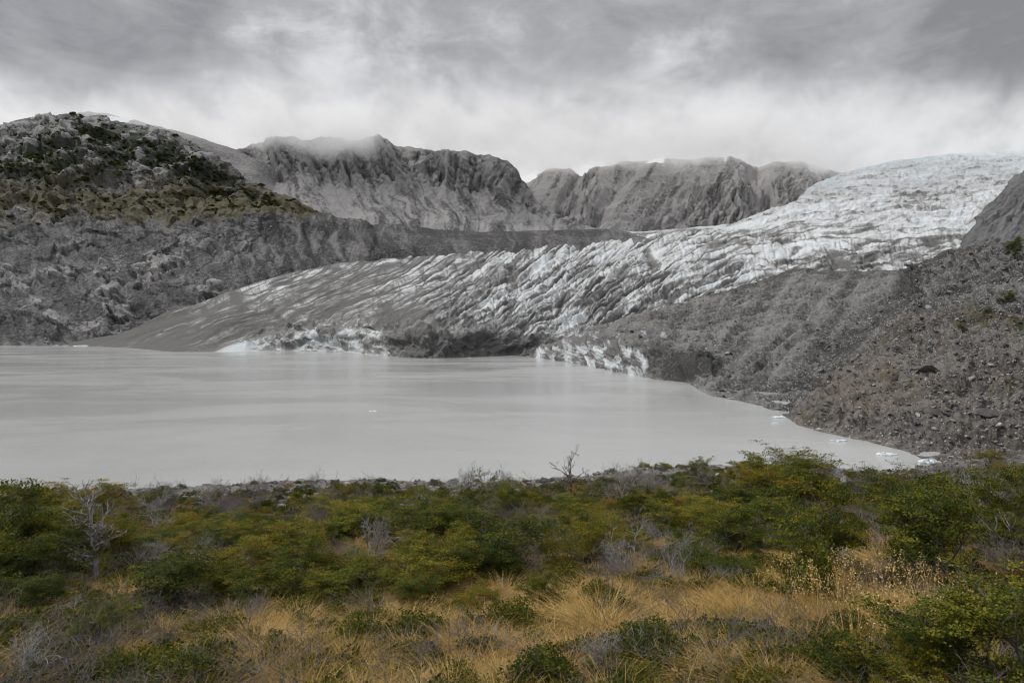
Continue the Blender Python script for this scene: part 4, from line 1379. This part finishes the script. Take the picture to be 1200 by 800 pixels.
scatter("hillside_rubble", P, rz(len(P), 0.5), np.stack([sc * 1.2, sc, sc * 0.75], -1), [rock_mesh(46, 7, 1, M_stone), rock_mesh(47, 7, 1, M_pale), rock_mesh(48, 8, 1, M_darks)], RNG.choice(3, len(P), p=[0.4, 0.22, 0.38]))

# landmarks that the small shrubs are told apart by
MARKS = [(110, 640, "the silver dead tree"), (434, 630, "the silver dead shrub at middle left"), (686, 640, "the round orange tinged beech"), (566, 600, "the thin leaning beech"),
         (666, 575, "the tall bare sapling"), (734, 640, "the tall silver dead shrub"), (842, 655, "the flat spreading shrub"), (955, 650, "the left large green shrub"), (1110, 640, "the right large green shrub"),
         (1188, 590, "the yellowish right edge beech"), (463, 562, "the round skyline boulder"), (262, 625, "the white forked branch"), (215, 690, "the dense green shrub at left"), (352, 670, "the green beech above the straw"),
         (632, 690, "the bright green small shrub"), (705, 715, "the largest straw tussock"), (548, 760, "the wide pale tussock"), (176, 735, "the pale left tussock"), (30, 770, "the lower left dead brush"),
         (1010, 720, "the seed head grass"), (1150, 760, "the lower right green shrub"), (700, 780, "the silver shrub at bottom"), (10, 640, "the dark shrub at left edge"), (296, 710, "the thin dead stems"), (905, 560, "the shrub reaching over the lake"), (828, 550, "the skyline shrub at right")]
SEEN = {}


def where(loc):
    px_, py_, _ = proj(np.array(loc))
    dx, dy, mk = min(((px_ - a, py_ - 25 - b, c) for a, b, c in MARKS), key=lambda q: q[0] ** 2 + (q[1] * 1.4) ** 2)
    fb_ = "behind" if dy < -12 else ("in front" if dy > 12 else "")
    lr = "left" if dx < -14 else ("right" if dx > 14 else "")
    if lr and fb_:
        return {"behind": "behind and %s of " % lr, "in front": "in front and %s of " % lr}[fb_] + mk
    if lr:
        return ("close %s of " % lr if abs(dx) < 40 else "well %s of " % lr) + mk
    return {"behind": "right behind ", "in front": "right in front of ", "": "beside "}[fb_] + mk


def relabel(o, what, loc):
    for adj in ("", "smaller ", "another ", "third ", "fourth ", "fifth ", "sixth "):
        lab = adj + what + " " + where(loc)
        if lab not in SEEN:
            break
    SEEN[lab] = 1
    o['label'] = lab
    return o


dn = np.clip(1.3 * scr - 0.42 + 0.30 * g + 0.9 * fbm(px_L / 16, py_L / 9, None, 3, 0.6, seed=341), 0, 1) ** 1.4
P, i = sheet_points(L, 2200, (L.row > 3.0) & (L.row < 5.95), dn)
sc = np.clip(RNG.lognormal(1.55, 0.5, len(P)), 2.0, 15)
scatter("hillside_bushes", P, rz(len(P), 0.2), np.stack([sc * 1.5, sc * 1.5, sc * 0.8], -1), [cushion_mesh(331, 0.10, 60, 0.6, 0.26), cushion_mesh(332, 0.22, 60, 0.6, 0.26), cushion_mesh(333, 0.42, 60, 0.55, 0.24)], RNG.choice(3, len(P), p=[0.5, 0.35, 0.15]))

# ------------------------------------------------------------------ boulders, each its own
BM = {"grey": [rock_mesh(51 + q, 10, 2, M_stone) for q in range(4)], "pale": [rock_mesh(61 + q, 9, 2, M_pale) for q in range(3)], "dark": [rock_mesh(71 + q, 10, 2, M_darks) for q in range(3)], "rusty": [rock_mesh(81 + q, 10, 2, M_brn) for q in range(2)]}


def boulder(p, r, kind, label, group=None, sq=(1, 1, 1), sink=0.3):
    o = link("boulder", random.choice(BM[kind]), None, (p[0], p[1], p[2] + r * sq[2] * (0.35 - sink)))
    o.scale = (r * sq[0], r * sq[1], r * sq[2])
    o.rotation_euler = (random.gauss(0, 0.2), random.gauss(0, 0.2), random.uniform(0, 6.28))
    return tag(o, label, "boulder", group)


okb = okm & (MO.row < 4.9)
P, i = sheet_points(MO, 210, okb)
for q in range(210):
    dp = MO.dep.ravel()[i[q]]
    kd = random.choices(["grey", "pale", "dark", "rusty"], [0.5, 0.2, 0.22, 0.08])[0]
    zx, zy, _ = proj(P[q])
    zone = ("low" if zy > 440 else "high" if zy < 370 else "halfway up") + " on the " + ("left" if zx < 900 else "right" if zx > 1060 else "middle") + " part of the moraine"
    boulder(P[q], dp / F * min(1.4 * random.paretovariate(2.2), 5.0), kd, "%s angular boulder %s" % ({"rusty": "rusty brown"}.get(kd, kd), zone), "%s boulders %s" % (kd, zone), (1.2, 1, 0.8))
for (bx, by, wpx, kd, sq, lab) in [
    (1085, 427, 26, "dark", (1.1, 1, 1.0), "large dark rounded rock on the brown flank of the right moraine"),
    (1050, 438, 12, "dark", (0.6, 0.6, 1.3), "narrow dark upright rock beside the large dark rock on the moraine"),
    (1090, 478, 30, "dark", (1.4, 0.9, 0.75), "long low dark rock ledge low on the right moraine"),
    (1160, 482, 26, "dark", (1.3, 0.9, 0.8), "broad dark rock ledge near the right edge above the shrubs"),
    (852, 411, 8, "pale", (1.4, 1, 0.6), "small bright flat boulder alone on the moraine above the dark ice mound"),
    (1042, 518, 9, "pale", (1.1, 1, 0.8), "pale boulder on the shore just above the ice floes"),
    (960, 433, 8, "pale", (1.3, 1, 0.6), "pale slab in the middle of the grey moraine slope"),
]:
    p, nn_ = MO.pick(bx, by)
    dp = math.hypot(p[0], p[1])
    boulder(p, wpx * dp / F / 2, kd, lab, None, sq, 0.5)
for (bx, by, wpx, kd, sq, lab) in [
    (463, 565, 14, "grey", (1.1, 1, 0.9), "round grey boulder on the skyline of the foreground rise against the lake"),
    (178, 575, 16, "grey", (1.3, 1, 0.7), "low grey boulder on the rise above the bare shrubs at left"),
    (250, 578, 10, "pale", (1.3, 1, 0.7), "small pale boulder on the stony edge of the rise at left"),
    (290, 588, 20, "rusty", (1.6, 1, 0.5), "rusty orange flat boulder on the stony edge of the rise"),
    (955, 551, 14, "grey", (1.3, 1, 0.8), "grey boulder on the lake edge behind the green shrubs at right"),
    (975, 553, 14, "grey", (1.2, 1, 0.8), "second grey boulder on the lake edge, nearer the ice floes"),
    (893, 549, 11, "pale", (1.3, 1, 0.8), "pale boulder on the lake edge left of the two grey ones"),
    (720, 566, 12, "pale", (1.4, 1, 0.6), "pale flat boulder right of the tall bare sapling"),
    (622, 571, 10, "pale", (1.3, 1, 0.8), "pale boulder left of the tall bare sapling"),
    (325, 572, 12, "pale", (1.5, 1, 0.6), "pale long boulder on the rise left of the round boulder"),
]:
    p = ground_at(bx, by + 2)
    boulder(p, wpx * p[1] / F / 2, kd, lab, None, sq)
for q in range(60):
    bx, by = random.uniform(60, 1020), 0
    X_, Y_ = (bx - 600) / F, random.uniform(26, 38)
    p = (X_ * Y_, Y_, float(zfg(X_ * Y_, Y_)))
    kd = random.choice(["grey", "pale"])
    relabel(boulder(p, Y_ / F * random.uniform(2.0, 4.5), kd, "x", kd + " boulders along the edge of the rise", (1.3, 1, 0.7)), "small %s boulder" % kd, p)

# ------------------------------------------------------------------ ice floes on the lake
M_floe, n, out = mat("floe_ice")
co = n.new('ShaderNodeTexCoord').outputs['Object']
f = n.noise(co, 0.9, 6, 0.65)
principled(n, out, n.mix(n.mr(f, 0.35, 0.65), (0.40, 0.44, 0.455), (0.64, 0.665, 0.67)), 0.45, n.bump(f, 0.6, 0.3), 0.4)


def floe(px, py, wpx, hpx, label):
    Yd = 40 * F / (py - 385)
    c = unproj(np.array(float(px)), np.array(float(py)), np.array(Yd))
    rng = np.random.default_rng(int(px))
    kk, rings = 22, 6
    V, Fc = [], []
    an = np.arange(kk) * 6.2832 / kk
    rad = 1 + 0.28 * rng.normal(0, 1, kk)
    rad = np.clip((rad + np.roll(rad, 1)) / 2, 0.5, 1.4)
    W_ = wpx * Yd / F / 2
    H_ = hpx * Yd / F
    for i_ in range(rings):
        t = i_ / (rings - 1)
        rr_ = (1 - t ** 2.2) * 0.98 + 0.02 if i_ else 1.0
        zz = -0.5 if i_ == 0 else H_ * (0.25 + 0.75 * t) * (0.45 + 1.0 * rng.uniform(0, 1, kk))
        V.append(np.stack([np.cos(an) * rad * rr_ * W_, np.sin(an) * rad * rr_ * W_ * 0.7, zz + 0 * an], -1))
    V = np.concatenate(V)
    for i_ in range(rings - 1):
        a_ = i_ * kk + np.arange(kk)
        b_ = i_ * kk + (np.arange(kk) + 1) % kk
        Fc.append(np.stack([a_, b_, b_ + kk, a_ + kk], -1))
    me_ = mesh_np("ice_floe", V, np.concatenate(Fc), False, None, M_floe)
    o = link("ice_floe", me_, None, (float(c[0]), float(c[1]), 0.0))
    return tag(o, label, "ice floe")


floe(1089, 543, 26, 4.5, "white ice floe stranded at the tip of the lake, nearest to the shrubs")
floe(1038, 533, 20, 2.2, "flat white ice floe left of the stranded one at the lake tip")
floe(982, 517, 17, 1.8, "thin white ice floe below the grey moraine shore")
floe(913, 489, 16, 1.6, "small pale ice floe at the notch in the moraine shore")
floe(908, 496, 8, 1.2, "tiny ice floe just below the one in the shore notch")
floe(437, 482, 10, 0.8, "lone small ice floe out on the open lake")
floe(490, 417.5, 40, 4.0, "white snowy ice floe against the foot of the dark glacier front")
floe(97, 405.5, 22, 1.0, "thin white ice floe at the far left end of the glacier tongue")
floe(180, 405, 24, 3.0, "grey white ice floe along the dark left tongue of the glacier")

# ------------------------------------------------------------------ shrubs
BEECH = {
    "green": [beech(101, 0.26), beech(102, 0.30, 5, (7, 4), 0.9), beech(103, 0.22, 3, (8, 5), 0.6), beech(104, 0.34, 5, (6, 5), 1.1)],
    "olive": [beech(111, 0.48, 4, (7, 5), 0.8), beech(112, 0.55, 5, (6, 5), 1.0), beech(113, 0.44, 3, (8, 5), 0.7)],
    "rusty": [beech(121, 0.66, 4, (7, 5), 0.7, 40), beech(122, 0.72, 4, (6, 5), 0.8, 40)],
    "sparse": [beech(131, 0.32, 1, (12, 3), 0.25, 24, 0.026, (0.12, 0), 1, 0.045, 0.010, 0.10), beech(132, 0.40, 2, (9, 3), 0.30, 24, 0.026, (-0.2, 0), 1, 0.045, 0.010, 0.12)],
    "flat": [beech(141, 0.24, 6, (6, 5), 1.7, 46, 0.045, (0, 0), 1, 0.12, 0.02)],
}
DEAD = [deadwood(157, 1, (22, 6, 4), 0.02, M_dead, 0.040, 0.06, (-0.30, 0), 0.40), deadwood(152, 4, (7, 5, 3), 0.8), deadwood(153, 5, (6, 5, 3), 0.9), deadwood(154, 3, (8, 5, 3), 0.6)]
BARE = [deadwood(161, 5, (7, 5, 3), 0.9, M_twig, 0.016), deadwood(162, 6, (6, 5, 3), 1.1, M_twig, 0.014)]
SAPL = [deadwood(171, 1, (14, 6, 4), 0.1, M_bark, 0.022, 0.13, (0.1, 0), 0.40)]
DARKF = [deadwood(182, 2, (4, 3), 1.0, M_bark, 0.028, 0.14, (-0.9, 0), 0.5)]
FORK = [deadwood(181, 2, (3, 2), 1.4, M_dead, 0.03, 0.15, (-0.6, 0), 0.5)]
CUSH = {"green": [cushion_mesh(191, 0.24, 460, 0.75, 0.07), cushion_mesh(192, 0.30, 460, 0.65, 0.07)], "olive": [cushion_mesh(193, 0.50, 420, 0.6, 0.07)], "purple": None}
TUSS = [tussock_mesh(201, 0.55), tussock_mesh(202, 0.62), tussock_mesh(203, 0.48), tussock_mesh(204, 0.68)]
SEED = [seedgrass_mesh(211), seedgrass_mesh(212), seedgrass_mesh(213)]


def thing(name, loc, label, cat, group=None, rot=0.0, scl=(1, 1, 1)):
    o = bpy.data.objects.new(name, None)
    COL.objects.link(o)
    o.empty_display_size = 0.2
    o.location = loc
    o.rotation_euler = (0, 0, rot)
    o.scale = scl
    return tag(o, label, cat, group)


def put_beech(kind, loc, h, w, label, group=None, rot=None, var=None):
    tm, cm = BEECH[kind][var] if var is not None else random.choice(BEECH[kind])
    if 'span' not in cm:
        co_ = np.empty(len(cm.vertices) * 3, np.float32)
        cm.vertices.foreach_get('co', co_)
        co_ = co_.reshape(-1, 3)
        cm['span'] = float(np.percentile(np.hypot(co_[:, 0], co_[:, 1]), 96) * 2)
    kx = w / cm['span']
    t = thing("beech_shrub", loc, label, "shrub", group, random.uniform(0, 6.28) if rot is None else rot, (kx, kx, h))
    link("trunk", tm, t)
    link("crown", cm, t)
    return t


def put_wood(name, mesh, loc, h, w, label, cat, group=None, rot=None):
    o = link(name, mesh, None, loc)
    o.rotation_euler = (0, 0, random.uniform(0, 6.28) if rot is None else rot)
    o.scale = (w, w, h)
    return tag(o, label, cat, group)


def at(px, py):
    p = ground_at(px, py)
    return (p[0], p[1], p[2]), p[1] / F


# the shrubs one can single out: kind, px, foot py, height px, width px
for kind, bx, by, hp, wp, lab, var in [
    ("green", 6, 690, 124, 150, "big dark green beech shrub cut by the left edge of the frame", 0),
    ("rusty", 150, 676, 88, 80, "rusty orange topped beech on a thin pale trunk beside the silver dead tree", 0),
    ("green", 70, 688, 78, 110, "dark green beech shrub around the foot of the silver dead tree", 2),
    ("green", 215, 728, 88, 160, "dense green beech shrub in the left middle of the heath", 1),
    ("green", 112, 762, 70, 90, "low green beech shrub in front of the silver dead tree", 3),
    ("green", 35, 728, 58, 90, "low green beech shrub at the lower left under the dark one", 1),
    ("green", 352, 703, 70, 130, "green beech shrub behind the small straw tussock at left", 0),
    ("olive", 285, 697, 66, 100, "olive and orange beech shrub between two green ones at left", 1),
    ("green", 584, 668, 70, 130, "green dome shaped beech shrub left of the orange tinged round one", 2),
    ("rusty", 686, 668, 68, 100, "round dark beech shrub with orange tinged top in the middle of the heath", 1),
    ("sparse", 566, 650, 104, 70, "thin leaning beech with layered twigs reaching up against the lake", 1),
    ("green", 632, 714, 58, 62, "bright green small beech shrub standing alone in the straw grass", 3),
    ("green", 488, 702, 30, 46, "small green beech shrub beside the left straw tussocks", 0),
    ("green", 828, 568, 34, 46, "small green beech shrub on the skyline of the rise at right", 1),
    ("olive", 905, 592, 62, 86, "spreading beech shrub reaching over the lake edge at right", 0),
    ("green", 955, 705, 142, 165, "large green beech shrub behind the seed head grass, left of two", 0),
    ("green", 1110, 692, 140, 190, "large dark green beech shrub behind the seed head grass, right of two", 1),
    ("flat", 842, 676, 44, 100, "flat spreading dark green beech shrub left of the large ones", 0),
    ("sparse", 1006, 612, 72, 60, "thin twiggy beech between the two large shrubs at right", 0),
    ("sparse", 1049, 596, 60, 30, "slim upright beech sapling below the stranded ice floe", 0),
    ("olive", 1188, 640, 112, 90, "tall yellowish beech at the right edge of the frame", 2),
    ("green", 1165, 830, 190, 260, "big dense green shrub filling the lower right corner", 3),
    ("green", 1118, 800, 96, 190, "dense low green shrub in front of the lower right one", 1),
    ("green", 1192, 770, 120, 170, "dense green shrub at the right edge above the lower right one", 3),
    ("rusty", 1060, 815, 75, 110, "low orange and green shrub left of the lower right corner", 1),
    ("olive", 430, 628, 44, 80, "olive beech shrub behind the left dead shrub", 0),
    ("olive", 780, 618, 46, 90, "olive beech shrub behind the pale dead branches", 1),
    ("green", 880, 640, 56, 90, "green beech shrub between the flat one and the rise", 2),
    ("green", 530, 640, 50, 80, "green beech shrub at the foot of the thin leaning beech", 1),
]:
    loc, k = at(bx, min(by, 798))
    if by > 798:
        Y_ = 4.6
        loc = ((bx - 600) / F * Y_, Y_, float(zfg((bx - 600) / F * Y_, Y_)))
        k = Y_ / F
    put_beech(kind, loc, hp * k, wp * k, lab, None, random.choice([0.3, 1.1, 2.0]) if kind != "sparse" else 0.2, var)

for mesh, bx, by, hp, wp, lab, rot in [
    (DEAD[0], 114, 684, 124, 118, "silver dead tree with many bare branches leaning left", 0.0),
    (DEAD[1], 434, 658, 62, 60, "silver dead shrub in the middle left of the heath", 1.0),
    (DEAD[2], 734, 676, 80, 72, "tall silver dead shrub right of the orange tinged round beech", 2.0),
    (DEAD[3], 792, 690, 54, 48, "pale dead branches standing in the straw grass right of centre", 0.4),
    (DEAD[2], 490, 672, 32, 52, "small pale dead twigs above the left straw tussock", 3.0),
    (DEAD[1], 700, 806, 62, 66, "low silver dead shrub at the bottom of the picture", 2.2),
    (DEAD[3], 296, 740, 60, 40, "thin dead stems between the green shrub and the straw at left", 5.0),
    (DEAD[2], 186, 626, 44, 56, "dead grey shrub in front of the stony edge at left", 0.0),
    (DEAD[1], 28, 795, 66, 80, "silver dead brush in the lower left corner", 0.8),
    (DEAD[2], 1025, 700, 60, 50, "grey dead twigs between the two large green shrubs", 0.2),
    (DEAD[3], 1150, 610, 84, 60, "bare grey branches in front of the yellowish beech at the right edge", 1.2),
    (DEAD[1], 90, 745, 44, 70, "grey dead branches below the silver dead tree", 4.0),
    (DEAD[2], 1175, 720, 40, 60, "dead grey twigs in the dense shrub at lower right", 2.0),
]:
    loc, k = at(bx, min(by, 795))
    put_wood("dead_shrub", mesh, loc, hp * k, wp * k * 0.9, lab, "dead shrub", None, rot)
loc, k = at(666, 600)
put_wood("bare_sapling", SAPL[0], loc, 80 * k, 80 * k, "tall bare sapling rising above the rise against the lake", "tree", None, 0.3)
loc, k = at(262, 640)
put_wood("dead_branch", FORK[0], loc, 30 * k, 26 * k, "white forked dead branch sticking out of the shrubs at left", "branch", None, 0.0)
loc, k = at(1196, 660)
put_wood("dead_branch", DARKF[0], loc, 66 * k, 80 * k, "dark leaning bare branch at the right edge under the yellowish beech", "branch", None, 0.0)

# the belt of look alike shrubs
ZL = {"green": "green beech shrub in the dense shrub belt behind the straw grass", "olive": "olive yellow beech shrub in the dense shrub belt behind the straw grass", "rusty": "orange tinged beech shrub in the dense shrub belt behind the straw grass"}
for q in range(148):
    Y_ = 1 / random.uniform(1 / 30.0, 1 / 10.5)
    bx = random.uniform(-170, 1370)
    if (Y_ > 20 and bx < 760 and random.random() < 0.6) or (Y_ > 15 and 960 < bx < 1125):
        continue
    kd = random.choices(["green", "olive", "rusty"], [0.42, 0.44, 0.14])[0]
    x_ = (bx - 600) / F * Y_
    hp = random.uniform(24, 50) * (1.25 if bx > 850 else 1.0) * (1.0 if Y_ < 20 else 0.6)
    if Y_ > 22 and bx < 1000:
        hp *= 0.75
    lc = (x_, Y_, float(zfg(x_, Y_)))
    relabel(put_beech(kd, lc, hp * Y_ / F, hp * random.uniform(1.3, 2.2) * Y_ / F, ZL[kd], kd + " beech shrubs of the belt"), {"green": "green beech shrub", "olive": "olive yellow beech shrub", "rusty": "orange tinged beech shrub"}[kd], lc)
for q in range(96):
    Y_ = 1 / random.uniform(1 / 28.0, 1 / 8.6)
    bx = random.uniform(-40, 1240)
    x_ = (bx - 600) / F * Y_
    hp = random.uniform(22, 46)
    lc = (x_, Y_, float(zfg(x_, Y_)))
    if random.random() < 0.40:
        relabel(put_wood("bare_shrub", random.choice(BARE), (x_, Y_, float(zfg(x_, Y_))), hp * Y_ / F, hp * Y_ / F * 0.9, "brown leafless shrub in the belt behind the straw grass", "bare shrub", "leafless brown shrubs of the belt"), "brown leafless shrub", lc)
    else:
        relabel(put_wood("dead_shrub", random.choice(DEAD[1:]), (x_, Y_, float(zfg(x_, Y_))), hp * Y_ / F, hp * Y_ / F * 0.9, "small silver dead shrub in the belt behind the straw grass", "dead shrub", "small dead shrubs of the belt"), "small silver dead shrub", lc)
for q in range(88):
    Y_ = 1 / random.uniform(1 / 10.0, 1 / 4.6)
    bx = random.uniform(-20, 1220)
    x_ = (bx - 600) / F * Y_
    kd = random.choice(["green", "green", "olive"])
    wp = random.uniform(34, 84) * 6 / Y_
    o = link("heath_cushion", random.choice(CUSH[kd]), None, (x_, Y_, float(zfg(x_, Y_))))
    o.rotation_euler = (0, 0, random.uniform(0, 6.28))
    w_ = wp * Y_ / F
    o.scale = (w_, w_, w_ * random.uniform(0.5, 0.8))
    relabel(tag(o, "low heath cushion", "low shrub", kd + " heath cushions in the straw grass"), "low %s heath cushion" % kd, o.location)

for q in range(26):
    Y_ = 1 / random.uniform(1 / 12.0, 1 / 7.0)
    bx = random.uniform(-30, 560)
    x_ = (bx - 600) / F * Y_
    kd = random.choices(["green", "olive", "rusty"], [0.55, 0.33, 0.12])[0]
    hp = random.uniform(34, 62)
    lc = (x_, Y_, float(zfg(x_, Y_)))
    relabel(put_beech(kd, lc, hp * Y_ / F, hp * random.uniform(1.4, 2.1) * Y_ / F, "x", kd + " beech shrubs of the belt"), {"green": "bushy green beech", "olive": "bushy olive beech", "rusty": "bushy orange tinged beech"}[kd], lc)
# tussocks
for bx, by, hp, wp, lab, v in [
    (705, 742, 50, 112, "largest straw coloured tussock right of the bright green small shrub", 0),
    (548, 782, 50, 110, "wide pale straw tussock near the bottom left of centre", 2),
    (524, 692, 34, 50, "small straw tussock above the small green shrub", 1),
    (416, 712, 36, 46, "straw tussock left of the small green shrub", 3),
    (176, 746, 32, 44, "pale straw tussock left of the dense green shrub's foot", 1),
    (374, 718, 34, 40, "small straw tussock in front of the left green beech shrub", 0),
    (268, 752, 46, 76, "straw tussock at the foot of the thin dead stems", 2),
    (822, 700, 34, 60, "straw tussock below the flat spreading shrub", 3),
    (1130, 700, 40, 60, "straw tussock right of the seed head grass", 0),
]:
    loc, k = at(bx, min(by, 796))
    t = link("grass_tussock", TUSS[v], None, loc)
    t.scale = (wp * k * 0.85, wp * k * 0.85, hp * k * 1.25)
    t.rotation_euler = (0, 0, random.uniform(0, 6.28))
    tag(t, lab, "grass tussock")
for q in range(95):
    Y_ = 1 / random.uniform(1 / 12.5, 1 / 4.4)
    bx = random.uniform(60, 1200)
    x_ = (bx - 600) / F * Y_
    if straw_mask(x_, Y_) < random.uniform(0.1, 0.5):
        continue
    t = link("grass_tussock", random.choice(TUSS), None, (x_, Y_, float(zfg(x_, Y_))))
    w_ = random.uniform(0.28, 0.6)
    t.scale = (w_, w_, random.uniform(0.24, 0.42))
    t.rotation_euler = (0, 0, random.uniform(0, 6.28))
    relabel(tag(t, "straw grass tussock", "grass tussock", "straw tussocks of the dry grass patch"), "straw grass tussock", t.location)
for q, (bx, by, hp) in enumerate([(925, 735, 80), (955, 742, 92), (985, 735, 96), (1010, 752, 104), (1040, 740, 100), (1065, 755, 112), (1092, 738, 92), (1110, 742, 84), (1000, 770, 100), (1050, 780, 96), (940, 765, 84)]):
    loc, k = at(bx, by)
    a_, b_ = random.choice(SEED)
    t = thing("seed_grass", loc, "clump of tall yellow seed head grass in front of the large green shrubs", "tall grass", "tall seed head grass clumps", random.uniform(0, 6.28), (hp * k * 0.8, hp * k * 0.8, hp * k))
    link("stalks", a_, t)
    link("seed_heads", b_, t)
# shrubs on the right moraine
for bx, by, hp, wp, kd, lab in [(1192, 300, 24, 26, "green", "small dark tree on the skyline at the right edge of the moraine"), (1182, 347, 10, 22, "green", "low dark green bush on the moraine near the right edge"), (1156, 364, 7, 12, "green", "tiny green bush on the upper moraine slope"), (1176, 352, 7, 20, "olive", "flat yellow green bush on the upper right moraine"), (1120, 385, 8, 14, "olive", "olive bush on the brown flank of the moraine")]:
    p, nn_ = MO.pick(bx, by)
    k = p[1] / F
    put_beech(kd, tuple(p), hp * k, wp * k, lab)

# ------------------------------------------------------------------ cloud deck resting on the summits
def cloud_deck():
    x0, x1, y0, y1, z0, z1 = -5200, 4600, 2950, 6400, 860, 1400
    c = ((x0 + x1) / 2, (y0 + y1) / 2, (z0 + z1) / 2)
    hx, hy, hz = (x1 - x0) / 2, (y1 - y0) / 2, (z1 - z0) / 2
    V = [(sx_ * hx, sy_ * hy, sz_ * hz) for sz_ in (-1, 1) for sy_ in (-1, 1) for sx_ in (-1, 1)]
    Fc = [(0, 2, 3, 1), (4, 5, 7, 6), (0, 1, 5, 4), (2, 6, 7, 3), (0, 4, 6, 2), (1, 3, 7, 5)]
    m_, n_, out_ = mat("cloud_vapour")
    co_ = n_.new('ShaderNodeTexCoord').outputs['Object']
    x_, y_, z_ = n_.sep(co_)
    big_ = n_.noise(co_, 1 / 520.0, 5, 0.6, 0.3)
    wsp = n_.noise(n_.vmath('MULTIPLY', co_, (1, 1, 1.6)), 1 / 150.0, 4, 0.6)
    base = n_.math('ADD', n_.math('MULTIPLY', n_.math('SUBTRACT', big_, 0.5), 420.0), n_.math('MULTIPLY', n_.math('SUBTRACT', wsp, 0.5), 170.0))
    # the deck hangs a little higher towards the icefall
    zz = n_.math('SUBTRACT', n_.math('ADD', z_, base), n_.math('MULTIPLY', x_, 0.030))
    lo = n_.mr(zz, 890 - c[2], 1010 - c[2], 0.0, 1.0)
    hi = n_.mr(n_.math('ADD', z_, n_.math('MULTIPLY', base, 0.5)), 1320 - c[2], 1070 - c[2], 0.0, 1.0)
    tex = n_.mr(n_.noise(co_, 1 / 260.0, 5, 0.62, 0.4), 0.40, 0.60, 0.12, 1.0)
    hi = n_.math('MULTIPLY', hi, tex)
    fx = n_.mr(n_.math('ABSOLUTE', x_), hx * 0.98, hx * 0.6, 0.0, 1.0)
    fy = n_.mr(y_, -hy * 0.99, -hy * 0.74, 0.0, 1.0)
    fy2 = n_.mr(y_, hy * 0.95, hy * 0.5, 0.0, 1.0)
    d_ = n_.math('MULTIPLY', n_.math('MULTIPLY', lo, hi), n_.math('MULTIPLY', fx, n_.math('MULTIPLY', fy, fy2)))
    d_ = n_.math('MULTIPLY', d_, 0.0062)
    v_ = n_.new('ShaderNodeVolumeScatter')
    v_.inputs['Color'].default_value = (0.90, 0.903, 0.915, 1)
    v_.inputs['Anisotropy'].default_value = 0.2
    n_.l.new(d_, v_.inputs['Density'])
    n_.l.new(v_.outputs[0], out_.inputs['Volume'])
    me_ = mesh_np("cloud", np.array(V), np.array(Fc), False, None, m_)
    tag(link("cloud", me_, None, c), kind='stuff')


cloud_deck()
